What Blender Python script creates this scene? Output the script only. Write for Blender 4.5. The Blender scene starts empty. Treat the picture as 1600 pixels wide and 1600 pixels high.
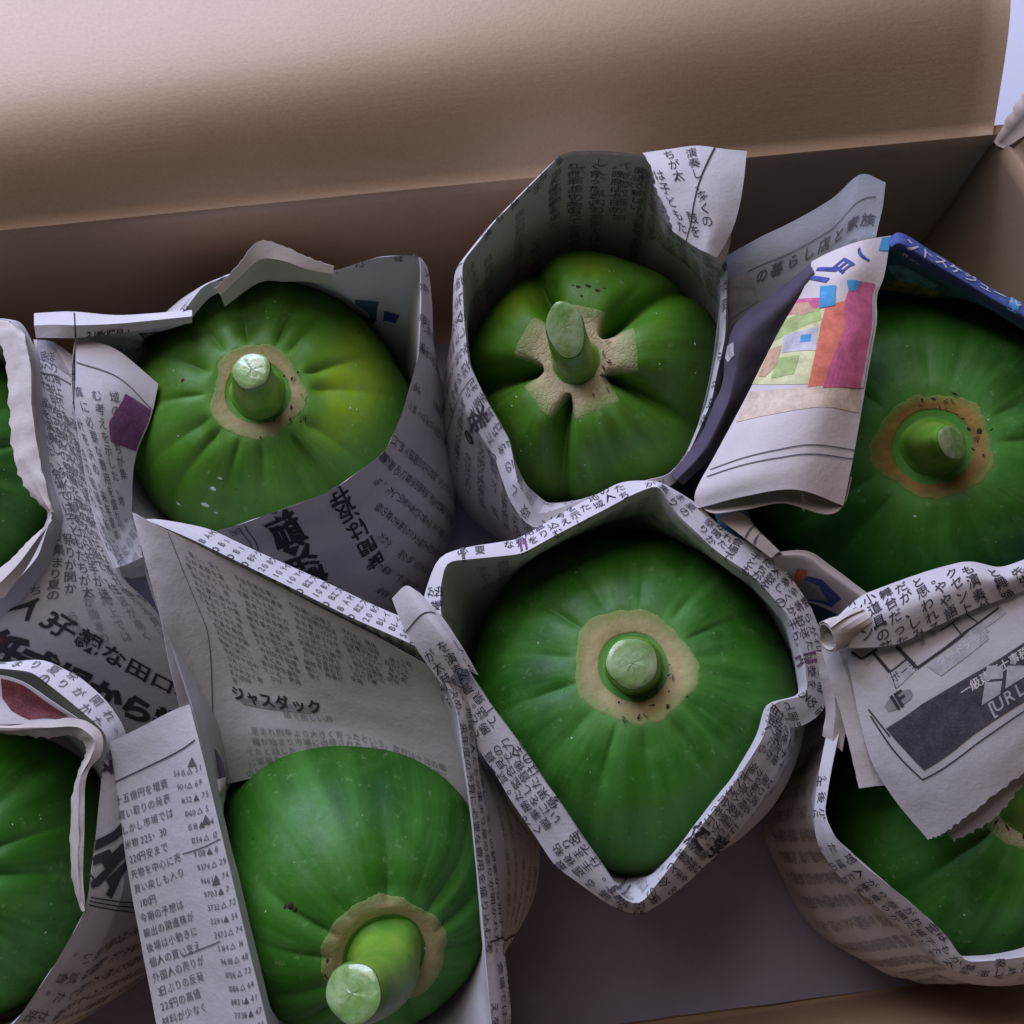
import bpy, math, random
import numpy as np
from mathutils import Vector, Matrix
from mathutils.geometry import tessellate_polygon
rnd = random.Random(7)
SC = 0.01                                   # all layout below is in centimetres
# ------------------------------------------------------------------ camera, world, lamps
scn = bpy.context.scene
COL = scn.collection
CAMH, TILT, F = 51.0, math.radians(16), 1600.0
cd = bpy.data.cameras.new('camera'); cam = bpy.data.objects.new('camera', cd); COL.objects.link(cam)
cd.sensor_width = 36; cd.lens = 36; cd.clip_start = 0.01; cd.clip_end = 50
cam.location = (0, 0, CAMH*SC); cam.rotation_euler = (TILT, 0, 0)
cd.dof.use_dof = True; cd.dof.focus_distance = 0.385; cd.dof.aperture_fstop = 20
scn.camera = cam
w = bpy.data.worlds.new("World"); scn.world = w; w.use_nodes = True
w.node_tree.nodes['Background'].inputs[0].default_value = (1.0, 0.82, 0.72, 1)
w.node_tree.nodes['Background'].inputs[1].default_value = 0.034
def area(name, loc, aim, sx, sy, power, color):
    l = bpy.data.lights.new(name, 'AREA'); l.shape = 'RECTANGLE'; l.size = sx*SC; l.size_y = sy*SC
    l.energy = power; l.color = color
    o = bpy.data.objects.new(name, l); COL.objects.link(o); o.location = Vector(loc)*SC
    o.rotation_euler = (Vector(aim)-Vector(loc)).to_track_quat('-Z', 'Y').to_euler()
    return o
area('window_light', (-46, 92, 66), (-4, 20, 15), 80, 70, 20.0, (0.56, 0.63, 1.0))
area('ceiling_light', (-34, 62, 108), (0, 8, 10), 70, 70, 7.0, (1.0, 0.89, 0.94))
scn.view_settings.view_transform = 'Standard'; scn.view_settings.look = 'None'
scn.view_settings.exposure = -0.18; scn.view_settings.gamma = 1

# ------------------------------------------------------------------ helpers
cT, sT = math.cos(TILT), math.sin(TILT)
def pt(px, py, z):
    """the point at height z (cm) seen at photo pixel px, py"""
    x = (px-800)/F; y = (800-py)/F
    d = np.array((x, y*cT+sT, y*sT-cT)); t = (z-CAMH)/d[2]
    return np.array((0, 0, CAMH))+d*t
def proj(P):
    P = np.asarray(P, float); x = P[..., 0]; y = P[..., 1]; z = P[..., 2]-CAMH
    yc = y*cT+z*sT; zc = -y*sT+z*cT
    return np.stack((800+F*x/-zc, 800-F*yc/-zc), -1), -zc
def link(o, parent=None):
    COL.objects.link(o)
    if parent is not None: o.parent = parent
    return o
def mesh_obj(name, V, Fs, mats, parent=None, mi=None, smooth=True, attrs=None, sharp=0):
    me = bpy.data.meshes.new(name)
    me.from_pydata((np.asarray(V, float)*SC).tolist(), [], Fs)
    for m in (mats if isinstance(mats, (list, tuple)) else [mats]): me.materials.append(m)
    if mi is not None: me.polygons.foreach_set('material_index', np.asarray(mi, dtype=np.int32))
    me.polygons.foreach_set('use_smooth', np.full(len(me.polygons), smooth))
    if attrs:
        for k, a in attrs.items():
            at = me.attributes.new(k, 'FLOAT', 'POINT'); at.data.foreach_set('value', np.asarray(a, dtype=np.float32))
    me.update()
    if sharp: me.set_sharp_from_angle(angle=math.radians(sharp))
    return link(bpy.data.objects.new(name, me), parent)
def thing(name, label, cat, loc=(0, 0, 0), group=None, kind=None):
    o = bpy.data.objects.new(name, None); o.empty_display_size = 0.02
    COL.objects.link(o); o['label'] = label; o['category'] = cat
    if group: o['group'] = group
    if kind: o['kind'] = kind
    return o
def catmull(A, n, axis=0, closed=False, lin=False):
    """resample control points to n samples per span"""
    A = np.moveaxis(np.asarray(A, float), axis, 0); N = len(A); out = []
    spans = N if closed else N-1
    g = lambda i: A[i % N] if closed else (A[i] if 0 <= i < N else (2*A[0]-A[1] if i < 0 else 2*A[-1]-A[-2]))
    for i in range(spans):
        p0, p1, p2, p3 = g(i-1), g(i), g(i+1), g(i+2)
        k = n[i] if hasattr(n, '__len__') else n
        for j in range(k):
            t = j/k
            if lin: out.append(p1*(1-t)+p2*t)
            else: out.append(.5*((2*p1)+(-p0+p2)*t+(2*p0-5*p1+4*p2-p3)*t*t+(-p0+3*p1-3*p2+p3)*t**3))
    if not closed: out.append(A[-1])
    return np.moveaxis(np.array(out), 0, axis)
def waves(x, y, seed, lam, n=6):
    r = np.random.RandomState(seed); h = np.zeros_like(x)
    for k in range(n):
        a = r.uniform(0, math.pi); l = lam*r.uniform(.6, 1.6); p = r.uniform(0, 6.28)
        q = r.uniform(0, 6.28); m = r.uniform(.3, 1)
        u = (x*math.cos(a)+y*math.sin(a))/l*6.283+p + 1.3*np.sin((x*math.sin(a)-y*math.cos(a))/(l*1.7)*6.283+q)
        h += m*(1-2*np.abs(np.sin(u/2)))
    return h/n

# ------------------------------------------------------------------ materials
def mat(name, col, rough=.7, spec=.3):
    m = bpy.data.materials.new(name); m.use_nodes = True
    b = m.node_tree.nodes['Principled BSDF']
    b.inputs['Base Color'].default_value = (*col, 1); b.inputs['Roughness'].default_value = rough
    b.inputs['Specular IOR Level'].default_value = spec
    return m
class NT:
    def __init__(s, m): s.m = m; s.t = m.node_tree; s.n = s.t.nodes; s.b = s.n['Principled BSDF']
    def add(s, typ, **kw):
        n = s.n.new(typ)
        for k, v in kw.items():
            if k in n.inputs: n.inputs[k].default_value = v
            else: setattr(n, k, v)
        return n
    def l(s, a, b): s.t.links.new(a, b)
    def noise(s, scale, detail=3, rough=.5, coord=None):
        n = s.add('ShaderNodeTexNoise', Scale=scale, Detail=detail, Roughness=rough)
        s.l(coord or s.obj(), n.inputs['Vector']); return n.outputs['Fac']
    def obj(s):
        if not hasattr(s, 'tc'): s.tc = s.add('ShaderNodeTexCoord')
        return s.tc.outputs['Object']
    def ramp(s, fac, stops):
        r = s.add('ShaderNodeValToRGB'); e = r.color_ramp.elements
        while len(e) < len(stops): e.new(.5)
        for i, (p, c) in enumerate(stops):
            e[i].position = p; e[i].color = (*c, 1) if hasattr(c, '__len__') else (c, c, c, 1)
        s.l(fac, r.inputs[0]); return r.outputs[0]
    def mix(s, fac, a, b, mode='MIX'):
        n = s.add('ShaderNodeMix', data_type='RGBA', blend_type=mode)
        for v, i in ((fac, 0), (a, 6), (b, 7)):
            if hasattr(v, 'links') or hasattr(v, 'is_linked'): s.l(v, n.inputs[i])
            else: n.inputs[i].default_value = v if i == 0 else (*v, 1)
        return n.outputs[2]
    def bump(s, h, strength=.3, dist=.001, prev=None):
        n = s.add('ShaderNodeBump', Strength=strength, Distance=dist); s.l(h, n.inputs['Height'])
        if prev is not None: s.l(prev, n.inputs['Normal'])
        s.l(n.outputs[0], s.b.inputs['Normal']); return n.outputs[0]
def paper_mat(name, col, dark=.9, trans=.12):
    m = mat(name, col, .85, .15); t = NT(m)
    n1 = t.noise(60, 4, .6); n2 = t.noise(900, 2, .6); n3 = t.noise(14, 2)
    c = t.mix(t.ramp(n1, ((.3, 0), (.7, 1))), [v*dark for v in col], col)
    c = t.mix(t.ramp(n2, ((.35, .16), (.6, 0))), c, [v*.72 for v in col])
    c = t.mix(t.ramp(n3, ((.55, 0), (.75, .22))), c, (col[0]*.93, col[1]*.86, col[2]*.74))
    t.l(c, t.b.inputs['Base Color'])
    p = t.bump(n2, .25, .0003); t.bump(t.noise(120, 3, .6), .28, .0012, p)
    if trans:
        tr = t.add('ShaderNodeBsdfTranslucent'); t.l(c, tr.inputs[0])
        mx = t.add('ShaderNodeMixShader'); mx.inputs[0].default_value = trans
        t.l(t.b.outputs[0], mx.inputs[1]); t.l(tr.outputs[0], mx.inputs[2])
        t.l(mx.outputs[0], t.n['Material Output'].inputs[0])
    return m
PAPER = paper_mat('newsprint', (.66, .635, .63))
CREAM = paper_mat('cream_newsprint', (.64, .58, .52))
SHEETW = paper_mat('coloured_page', (.68, .62, .58))
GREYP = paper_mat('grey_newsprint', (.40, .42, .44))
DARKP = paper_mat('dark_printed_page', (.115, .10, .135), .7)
BLUEP = paper_mat('blue_printed_page', (.10, .20, .30), .7)
INK = mat('black_ink', (.05, .045, .055), .8, .2)
INK2 = mat('grey_ink', (.12, .11, .125), .8, .2)
THRU = mat('ink_showing_through', (.33, .31, .32), .85, .1)
PALE = mat('pale_ink', (.45, .44, .45), .8, .2)
def inkmat(n, c):
    m = mat(n, c, .75, .2); t = NT(m); a = t.mix(t.ramp(t.noise(180, 4, .7), ((.35, 0), (.65, 1))), [v*.78 for v in c], [min(v*1.15+.012, 1) for v in c])
    t.l(t.mix(t.ramp(t.noise(1500, 1), ((.5, 0), (.62, .07))), a, (.45, .43, .41)), t.b.inputs['Base Color']); return m
PURPLE = inkmat('purple_ink', (.16, .055, .14)); PINK = inkmat('pink_ink', (.55, .12, .22)); ORANGE = inkmat('orange_ink', (.62, .17, .10))
CYAN = inkmat('cyan_ink', (.06, .30, .52)); NAVY = inkmat('navy_ink', (.05, .07, .27)); LIME = inkmat('lime_ink', (.36, .46, .16))
YELLOW = inkmat('pale_yellow_ink', (.60, .60, .30)); SKINT = inkmat('tan_ink', (.52, .33, .2)); RED = inkmat('dark_red_ink', (.15, .035, .04))
BEIGE = inkmat('beige_ink', (.60, .49, .36)); GREY = inkmat('mid_grey_ink', (.30, .29, .30)); WHITE = inkmat('unprinted_white', (.66, .63, .60))
BAND = inkmat('dark_band_ink', (.065, .06, .075)); LGREY = inkmat('light_grey_ink', (.47, .46, .46)); SKYB = inkmat('sky_blue_ink', (.16, .36, .50))
TEAL = inkmat('dark_teal_ink', (.045, .10, .13)); GOLD = inkmat('ochre_ink', (.34, .26, .12))

# ------------------------------------------------------------------ glyphs
_g = {}
def refine(T, L):
    for _ in range(9):
        e = np.stack([np.linalg.norm(T[:, (k+1) % 3]-T[:, k], axis=1) for k in range(3)], 1)
        k = e.argmax(1); bad = e.max(1) > L
        if not bad.any(): break
        B = T[bad]; kb = k[bad]; i = np.arange(len(B))
        a, b, c = B[i, kb], B[i, (kb+1) % 3], B[i, (kb+2) % 3]; mth = (a+b)/2
        T = np.concatenate((T[~bad], np.stack((a, mth, c), 1), np.stack((mth, b, c), 1)))
    return T
def glyph(ch, bold, L):
    key = (ch, bold, L)
    if key in _g: return _g[key]
    c = bpy.data.curves.new('t', 'FONT'); c.body = ch
    c.resolution_u = 1 if ord(ch) > 0x4e00 else 3
    c.offset = bold
    o = bpy.data.objects.new('t', c); me = bpy.data.meshes.new_from_object(o)
    bpy.data.objects.remove(o); bpy.data.curves.remove(c)
    if me is None or not me.polygons: _g[key] = None; return None
    me.calc_loop_triangles()
    V = np.array([v.co[:2] for v in me.vertices]); T = np.array([t.vertices for t in me.loop_triangles])
    bpy.data.meshes.remove(me)
    w = V[:, 0].max()+V[:, 0].min() if ord(ch) > 255 else V[:, 0].max()+.06
    S = refine(V[T], L); flat = S.reshape(-1, 2)
    U, inv = np.unique(np.round(flat, 5), axis=0, return_inverse=True)
    U = U-np.array((max(w, .3)/2 if ord(ch) < 256 else .5, .36))
    _g[key] = (U, inv.reshape(-1, 3), max(w, .3) if ord(ch) < 256 else 1.0); return _g[key]
CORP = ("県内の農家では今年も青いパパイヤの収穫が始まり市場に出荷された。関係者によると天候に恵まれ例年より大きく育ったという。"
        "政府は十日の閣議で新しい方針を決め、来年度の予算に必要な費用を盛り込む考えを示した。地域の人たちが集まり夏の祭りが開かれた。"
        "会場では子どもたちが太鼓を演奏し、多くの観客から拍手が送られた。市は道路の整備を進める計画で、住民への説明会を開く予定だ。"
        "午後からは風が強まり海上では波が高くなる見込み。気象台は注意を呼びかけている。委員会は報告書をまとめ、今後の対応を協議する。"
        "選手は最後まで粘り強く戦い、見事に優勝を果たした。監督は試合後の会見で全員の力で勝てたと話した。")
STOCK = ["4160 690 B A M I", "6300 △70 B I S T", "3300 ▲20 Bクラウド", "3920 △10 Bフィスコ", "2760 ▲10 Yインター", "2600 △10 Bテクノ", "1760 ▲60 BレイC", "1660 △100 BIプラス", "3230 ▲50 Yシステム", "2980 △10 Bエスト"]

# ------------------------------------------------------------------ paper sheets
class Sheet:
    sharp = 22
    def __init__(s, P, closed=False, wr=.03, seed=1, lam=4.0, toward=None, jag=None):
        s.closed = closed
        if closed: P = np.concatenate((P, P[:, :1]), 1)
        s.P = P; s.R, s.C = P.shape[:2]
        du = np.linalg.norm(np.diff(P, axis=1), axis=2).mean(0); dv = np.linalg.norm(np.diff(P, axis=0), axis=2).mean(1)
        s.S = np.concatenate(([0], np.cumsum(du))); s.T = np.concatenate(([0], np.cumsum(dv)))
        s.normals(toward)
        if wr:
            X, Y = np.meshgrid(s.S, s.T); per = s.S[-1]
            h = waves(X, Y, seed, lam, 5)*wr*1.25 + waves(X, Y, seed+50, lam*.42, 5)*wr*.5
            if closed:
                k = np.clip((X-per*.93)/(per*.07), 0, 1); h = h*(1-k)+h[:, :1]*k
            s.P = s.P+s.N*h[..., None]; s.normals(toward)
        if jag:                                                          # torn, saw-toothed edges: {'r1': amplitude}
            for k, amp in jag.items():
                r = np.random.RandomState(seed+9)
                if k[0] == 'r':
                    i, j = (0, 1) if k == 'r0' else (-1, -2); n = s.C
                    d = s.P[i]-s.P[j]; d /= np.linalg.norm(d, axis=1)[:, None]+1e-9
                    s.P[i] += d*(amp*(np.where(np.arange(n) % 3 == 0, 1, 0)*r.uniform(.3, 1, n)+r.uniform(-.3, .3, n)))[:, None]
                else:
                    i, j = (0, 1) if k == 'c0' else (-1, -2); n = s.R
                    d = s.P[:, i]-s.P[:, j]; d /= np.linalg.norm(d, axis=1)[:, None]+1e-9
                    s.P[:, i] += d*(amp*(np.where(np.arange(n) % 3 == 0, 1, 0)*r.uniform(.3, 1, n)+r.uniform(-.3, .3, n)))[:, None]
        s.px, s.dep = proj(s.P)
        gu = np.linalg.norm(np.gradient(s.P, axis=1), axis=2); gv = np.linalg.norm(np.gradient(s.P, axis=0), axis=2)
        s.MA = np.clip(gu/(np.gradient(s.S)[None, :]+1e-9), .35, 3); s.MB = np.clip(gv/(np.gradient(s.T)[:, None]+1e-9), .35, 3)
        s.V = []; s.Tn = []; s.M = []; s.mats = []; s.nv = 0
    def normals(s, toward):
        du = np.gradient(s.P, axis=1); dv = np.gradient(s.P, axis=0); N = np.cross(du, dv)
        N /= np.linalg.norm(N, axis=2)[..., None]+1e-9
        if toward is None:
            vw = np.array((0, 0, CAMH))-s.P; sg = np.sign((N*vw).sum()) or 1
        else: sg = toward(s.P, N)
        s.hand = sg; s.N = N*sg
    def pos(s, A, eps):
        a = A[:, 0]; b = A[:, 1]*s.hand
        if s.closed: a = np.mod(a, s.S[-1])
        i = np.clip(np.interp(a, s.S, np.arange(s.C)), 0, s.C-1.001); j = np.clip(np.interp(b, s.T, np.arange(s.R)), 0, s.R-1.001)
        i0 = i.astype(int); j0 = j.astype(int); fi = (i-i0)[:, None]; fj = (j-j0)[:, None]
        def bl(Q): return (Q[j0, i0]*(1-fi)+Q[j0, i0+1]*fi)*(1-fj)+(Q[j0+1, i0]*(1-fi)+Q[j0+1, i0+1]*fi)*fj
        return bl(s.P)+bl(s.N)*eps
    def at(s, px, py):
        """surface coordinates (a, b) of the point seen at a photo pixel"""
        vw = np.array((0, 0, CAMH))-s.P; front = (s.N*vw).sum(2) > 0
        d = np.hypot(s.px[..., 0]-px, s.px[..., 1]-py)+np.where(front, 0, 400)
        c = d < d.min()+7; k = np.where(c, s.dep+d*.03, 1e9).argmin(); j, i = divmod(k, s.C)
        i1 = min(max(i, 1), s.C-2); j1 = min(max(j, 1), s.R-2)
        Ju = (s.px[j1, i1+1]-s.px[j1, i1-1])/2; Jv = (s.px[j1+1, i1]-s.px[j1-1, i1])/2
        r = np.array((px, py))-s.px[j, i]; det = Ju[0]*Jv[1]-Ju[1]*Jv[0]
        fi = fj = 0
        if abs(det) > 1e-3:
            fi = (r[0]*Jv[1]-r[1]*Jv[0])/det; fj = (Ju[0]*r[1]-Ju[1]*r[0])/det
        fi = max(-3, min(3, fi)); fj = max(-3, min(3, fj))
        return np.array((np.interp(i+fi, np.arange(s.C), s.S), np.interp(j+fj, np.arange(s.R), s.T)*s.hand))
    def met(s, p):
        a = p[0] % s.S[-1] if s.closed else p[0]
        i = int(np.clip(np.interp(a, s.S, np.arange(s.C)), 0, s.C-1)); j = int(np.clip(np.interp(p[1]*s.hand, s.T, np.arange(s.R)), 0, s.R-1))
        return np.array((s.MA[j, i], s.MB[j, i]))
    def put(s, A, T, m, eps):
        if m not in s.mats: s.mats.append(m)
        s.V.append(s.pos(A, eps)); s.Tn.append(T+s.nv); s.M.append(np.full(len(T), s.mats.index(m)+1)); s.nv += len(A)
    def patch(s, poly, m, layer=1, px=True):
        A = [s.at(*p) for p in poly] if px else [np.array(p, float) for p in poly]
        if px and s.closed:
            for q in A[1:]:
                if q[0]-A[0][0] > s.S[-1]/2: q[0] -= s.S[-1]
                elif A[0][0]-q[0] > s.S[-1]/2: q[0] += s.S[-1]
        t = tessellate_polygon([[Vector((*p, 0)) for p in A]])
        if not t: return
        T = refine(np.array([[A[i] for i in f] for f in t]), .28)
        s.put(T.reshape(-1, 2), np.arange(len(T)*3).reshape(-1, 3), m, .010+.007*layer)
    def line(s, p, q, wd, m, layer=2, px=True, n=8):
        a, b = (s.at(*p), s.at(*q)) if px else (np.array(p, float), np.array(q, float))
        d = b-a; L = np.linalg.norm(d)
        if L < .05 or (px and L > 25): return
        k = np.array((-d[1], d[0]))/L*wd/2
        n = max(2, int(L/.2)); t = np.linspace(0, 1, n)[:, None]
        A = np.concatenate((a+d*t+k, a+d*t-k)); i = np.arange(n-1)
        T = np.concatenate((np.stack((i, i+1, i+n), 1), np.stack((i+1, i+n+1, i+n), 1)))
        s.put(A, T, m, .010+.007*layer)
    def char(s, ch, c, ang, size, m, bold=0.0, sy=1.0, eps=.032):
        g = glyph(ch, bold, .28/size if size < .9 else .22/size)
        if g is None: return .5
        V = g[0]*np.array((size, size*sy)); ca, sa = math.cos(ang), math.sin(ang)
        s.put(V@np.array(((ca, sa), (-sa, ca)))/s.met(c)+c, g[1], m, eps); return g[2]
    def text(s, txt, p, ang, size, m=None, bold=0.0, vert=False, sp=1.08, sy=1.0, flip=False):
        """p: first character centre in (a, b); ang: direction of the characters' right hand side"""
        m = m or INK; p = np.array(p, float); ex = np.array((math.cos(ang), math.sin(ang))); ey = np.array((-ex[1], ex[0]))
        for ch in txt:
            if ch == ' ': wd = .35
            else: wd = s.char(ch, p, ang+(math.pi if flip else 0), size, m, bold, sy)
            p = p+(-ey*size*sy*sp if vert else ex*size*wd*sp)/s.met(p)
    def text_px(s, txt, p, q, m=None, bold=0.0, vert=False, size=None, sp=1.06, sy=1.0, flip=False):
        """run the text from pixel p to pixel q along the paper"""
        a, b = s.at(*p), s.at(*q); d = (b-a)*s.met((a+b)/2); L = np.linalg.norm(d)
        if L < .2 or L > 30: return
        k = math.atan2(d[1], d[0])+(math.pi/2 if vert else 0)
        n = sum(1 if ord(c) > 255 else (.35 if c == ' ' else .62) for c in txt)
        size = size or L/(n*sp*(sy if vert else 1)); s.text(txt, a, k, size, m, bold, vert, sp, sy, flip)
    def fill(s, a0, a1, t0, t1, ang=0.0, size=.42, pitch=.66, m=None, seed=0, vert=True, view=True, gap=.10, box=None, bold=0):
        """body text in columns over a rectangle of the sheet (t measured along the rows)"""
        m = m or INK2; r = random.Random(seed); ex = np.array((math.cos(ang), math.sin(ang))); ey = np.array((-ex[1], ex[0]))
        adv = -ey if vert else ex; prp = ex if vert else ey
        c = np.array(((a0+a1)/2, (t0+t1)/2*s.hand)); H = math.hypot(a1-a0, t1-t0)/2; n = int(H/pitch)+1; k = r.randrange(len(CORP))
        for i in range(-n, n+1):
            if r.random() < .05: continue
            off = r.uniform(0, size); j = -H+off
            while j < H:
                p = c+prp*i*pitch+adv*j; j += size*1.04/(s.met(p) if 1 else 1)[0 if abs(adv[0]) > .7 else 1]
                if not (a0 < p[0] < a1 and t0 < p[1]*s.hand < t1): continue
                if r.random() < .012: j += size*r.uniform(1, 4); continue
                if view or box:
                    P = s.pos(p[None], 0)[0]; Q = s.pos(p[None], 1)[0]-P
                    if Q@(np.array((0, 0, CAMH))-P) < 1: continue
                    q, _ = proj(P)
                    if not (-60 < q[0] < 1660 and -60 < q[1] < 1660): continue
                    if box and not (box[0] < q[0] < box[2] and box[1] < q[1] < box[3]): continue
                if s.met(p).min() < .42: continue
                ch = CORP[k % len(CORP)]; k += 1
                s.char(ch, p, ang, size, m, bold)
    def build(s, name, base, parent=None, thick=True, edge=None):
        R, C = s.R, s.C; V = s.P.reshape(-1, 3); idx = np.arange(R*C).reshape(R, C)
        q = np.stack((idx[:-1, :-1], idx[:-1, 1:], idx[1:, 1:], idx[1:, :-1]), -1).reshape(-1, 4)
        if s.hand < 0: q = q[:, ::-1]
        Fs = q.tolist(); mi = [0]*len(Fs); Vs = [V]; n0 = len(V)
        if thick:
            Vs.append((s.P-s.N*.035).reshape(-1, 3)); Fs += (q[:, ::-1]+n0).tolist()
            bd = [idx[0], idx[-1], idx[:, 0], idx[:, -1]]
            for b in bd: Fs += [[int(b[i]), int(b[i+1]), int(b[i+1])+n0, int(b[i])+n0] for i in range(len(b)-1)]
            mi = [0]*len(Fs); n0 *= 2
        if s.V:
            Vs += s.V; T = np.concatenate(s.Tn)+n0
            Fs += T.tolist(); mi += np.concatenate(s.M).tolist()
        o = mesh_obj(name, np.concatenate(Vs), Fs, [base]+s.mats, parent, mi, sharp=s.sharp)
        return o
def grid(rows, nu=6, nv=6, lin_u=False, lin_v=False, **kw):
    G = np.array([[pt(*p) for p in r] for r in rows]); G = catmull(catmull(G, nu, 1, lin=lin_u), nv, 0, lin=lin_v)
    return Sheet(G, **kw)

def pleats(S, T, P, seed, per):
    r = np.random.RandomState(seed); h = np.zeros((len(T), len(S)))
    for k in range(9):
        c = r.uniform(0, per); w_ = r.uniform(.5, 1.6); sl = r.uniform(-.35, .35); am = r.uniform(-1, 1)
        D = np.abs((S[None, :]+sl*(T[:, None]-T[-1]*.5)-c+per/2) % per-per/2); h += am*np.clip(1-D/w_, 0, 1)
    return h
def smooth_u(A, it, closed=True):
    for _ in range(it):
        B = A.copy()
        if closed: B = (np.roll(A, 1, 0)+A*2+np.roll(A, -1, 0))/4
        else: B[1:-1] = (A[:-2]+A[1:-1]*2+A[2:])/4
        A = B
    return A
class Bag(Sheet):
    """newspaper sleeve: up the inside, over the folded rim, down the outside"""
    def __init__(s, rim, cen, R, zc, low=.6, seed=1, wr=.035, zin=5.0, zfoot=.4, lowdir=None, smooth=2):
        n = len(rim); K = np.array([pt(*r[:3]) for r in rim])
        cu = np.array([(r[3] if len(r) > 3 else .45, r[4] if len(r) > 4 else 1.0) for r in rim])
        seg = [max(2, int(np.linalg.norm(K[(i+1) % n]-K[i])/.22)) for i in range(n)]
        A = catmull(np.concatenate((K, cu), 1), seg, 0, True, lin=True); A = smooth_u(A, smooth)
        K = A[:, :3]; cu = A[:, 3:]
        A = None; tg = np.roll(K, -1, 0)-np.roll(K, 1, 0); tg[:, 2] = 0; tg /= np.linalg.norm(tg, axis=1)[:, None]+1e-9
        on = np.stack((tg[:, 1], -tg[:, 0], tg[:, 2]*0), 1); c = np.asarray(cen)
        if ((K-c)*on).sum() < 0: on = -on
        on = smooth_u(on, 10); up = np.array((0, 0, 1.0)); dc = (K-c)*np.array((1, 1, 0)); rd = np.linalg.norm(dc, axis=1)
        dn = dc/rd[:, None]
        ld = np.zeros(len(K))
        if lowdir is not None:
            for (dx, dy, am) in lowdir:
                v = np.array((dx, dy, 0.))/math.hypot(dx, dy); ld += am*np.clip((dn*v).sum(1), 0, 1)**3
        def ring(z, r): return c*np.array((1, 1, 0))+dn*np.asarray(r)[:, None]+np.array((0, 0, 1))*np.asarray(z)[:, None]
        zr = K[:, 2]; o1 = np.ones(len(K)); fac = np.clip(1+.45*(rd/(np.median(rd))-1), 1.0, 1.14)
        def rr(z, extra):                                                     # clear of the fruit at height z
            q = np.sqrt(np.clip(1-((z-zc)/(zc*1.05))**2, .12, 1)); return R*q+extra
        mid = (zr+zc)/2+.6
        rows = [ring(o1*zin, rr(o1*zin, .15)), ring(mid*.5+zc*.5, np.maximum(rr(mid*.5+zc*.5, .15), .3*rd+.7*(R+.15))),
                ring(mid, np.maximum(rr(mid, .15), .62*(rd-.15)+.38*(R+.1))),
                K-on*.10-up*.75, K-on*.045-up*.10, K+on*.015+up*.02,
                K+on*(cu[:, :1]*.40+.04)-up*(cu[:, 1:]*.30+.03),
                K+on*cu[:, :1]-up*cu[:, 1:],
                ring(np.minimum(mid-.4, zr-cu[:, 1]-1.1), np.maximum(rr(mid-.4, .2), .7*(rd+.1)+.3*(R+.3)+ld*.4)),
                ring(o1*zc*.75, (R+.2)*fac+ld*.8), ring(o1*zfoot, (R*.86+low)*fac+ld)]
        G = catmull(np.array(rows), [6, 6, 7, 4, 3, 3, 4, 8, 12, 10], 0, lin=True); G = np.concatenate((catmull(np.array(rows), [6, 6, 7, 4, 3, 3, 4, 8, 12, 10], 0)[:17], G[17:34], catmull(np.array(rows), [6, 6, 7, 4, 3, 3, 4, 8, 12, 10], 0)[34:]*.6+G[34:]*.4))
        def tw(P, N):
            k = P.shape[0]-8; return np.sign((N[k]*(P[k]-c)*np.array((1, 1, 0))).sum()) or 1
        s.trim = None
        super().__init__(G, True, wr, seed, 4.0, tw)
        s.t_rim = s.T[24]; s.t_cuff = s.T[33]
        h = pleats(s.S, s.T, s.P, seed+4, s.S[-1])*np.clip((s.T-s.T[33])/2.5, 0, 1)[:, None]*np.clip((s.T[-1]-s.T)/2, 0, 1)[:, None]
        s.P = s.P+s.N*(h*.13)[..., None]; s.normals(tw); s.px, s.dep = proj(s.P)

# ------------------------------------------------------------------ box, packing sheet, room floor
def cardboard():
    m = mat('cardboard', (.40, .27, .165), .52, .55); t = NT(m)
    n1 = t.noise(9, 3); n2 = t.noise(700, 2, .7); mp = t.add('ShaderNodeMapping'); mp.inputs['Scale'].default_value = (8, 8, 160)
    t.l(t.obj(), mp.inputs[0]); n3 = t.noise(6, 4, .6, mp.outputs[0])
    c = t.mix(t.ramp(n1, ((.3, 0), (.7, 1))), (.45, .305, .185), (.50, .345, .215))
    c = t.mix(t.ramp(n2, ((.35, .3), (.6, 0))), c, (.36, .23, .13)); c = t.mix(t.ramp(n3, ((.35, .06), (.65, 0))), c, (.45, .30, .17))
    t.l(c, t.b.inputs['Base Color']); p = t.bump(n2, .2, .0004); t.bump(n3, .08, .0008, p); return m
CARD = cardboard()
CARDE = mat('torn_cardboard_edge', (.66, .54, .46), .9, .1)
def slab(P, th, out, name, m, parent, wr=0):
    """thick board: P grid of inner-face points, out: outward direction"""
    P = np.asarray(P, float); R, C = P.shape[:2]; Q = P+np.asarray(out)*th
    idx = np.arange(R*C).reshape(R, C); q = np.stack((idx[:-1, :-1], idx[:-1, 1:], idx[1:, 1:], idx[1:, :-1]), -1).reshape(-1, 4)
    Fs = q.tolist()+(q[:, ::-1]+R*C).tolist()
    for b in (idx[0], idx[-1], idx[:, 0], idx[:, -1]): Fs += [[int(b[i]), int(b[i+1]), int(b[i+1])+R*C, int(b[i])+R*C] for i in range(C-1 if len(b) == C else R-1)]
    o = mesh_obj(name, np.concatenate((P.reshape(-1, 3), Q.reshape(-1, 3))), Fs, m, parent)
    mod = None
    return o
box = thing('cardboard_box', 'open brown cardboard box with upright back flap, holding the wrapped green fruit', 'box')
FZ = 13.0
bk0, bk1 = np.array((-30.5, 22.1)), np.array((20.9, 27.85))
yaw = math.atan2(*(bk1-bk0)[::-1]); bn = np.array((-math.sin(yaw), math.cos(yaw)))
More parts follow.
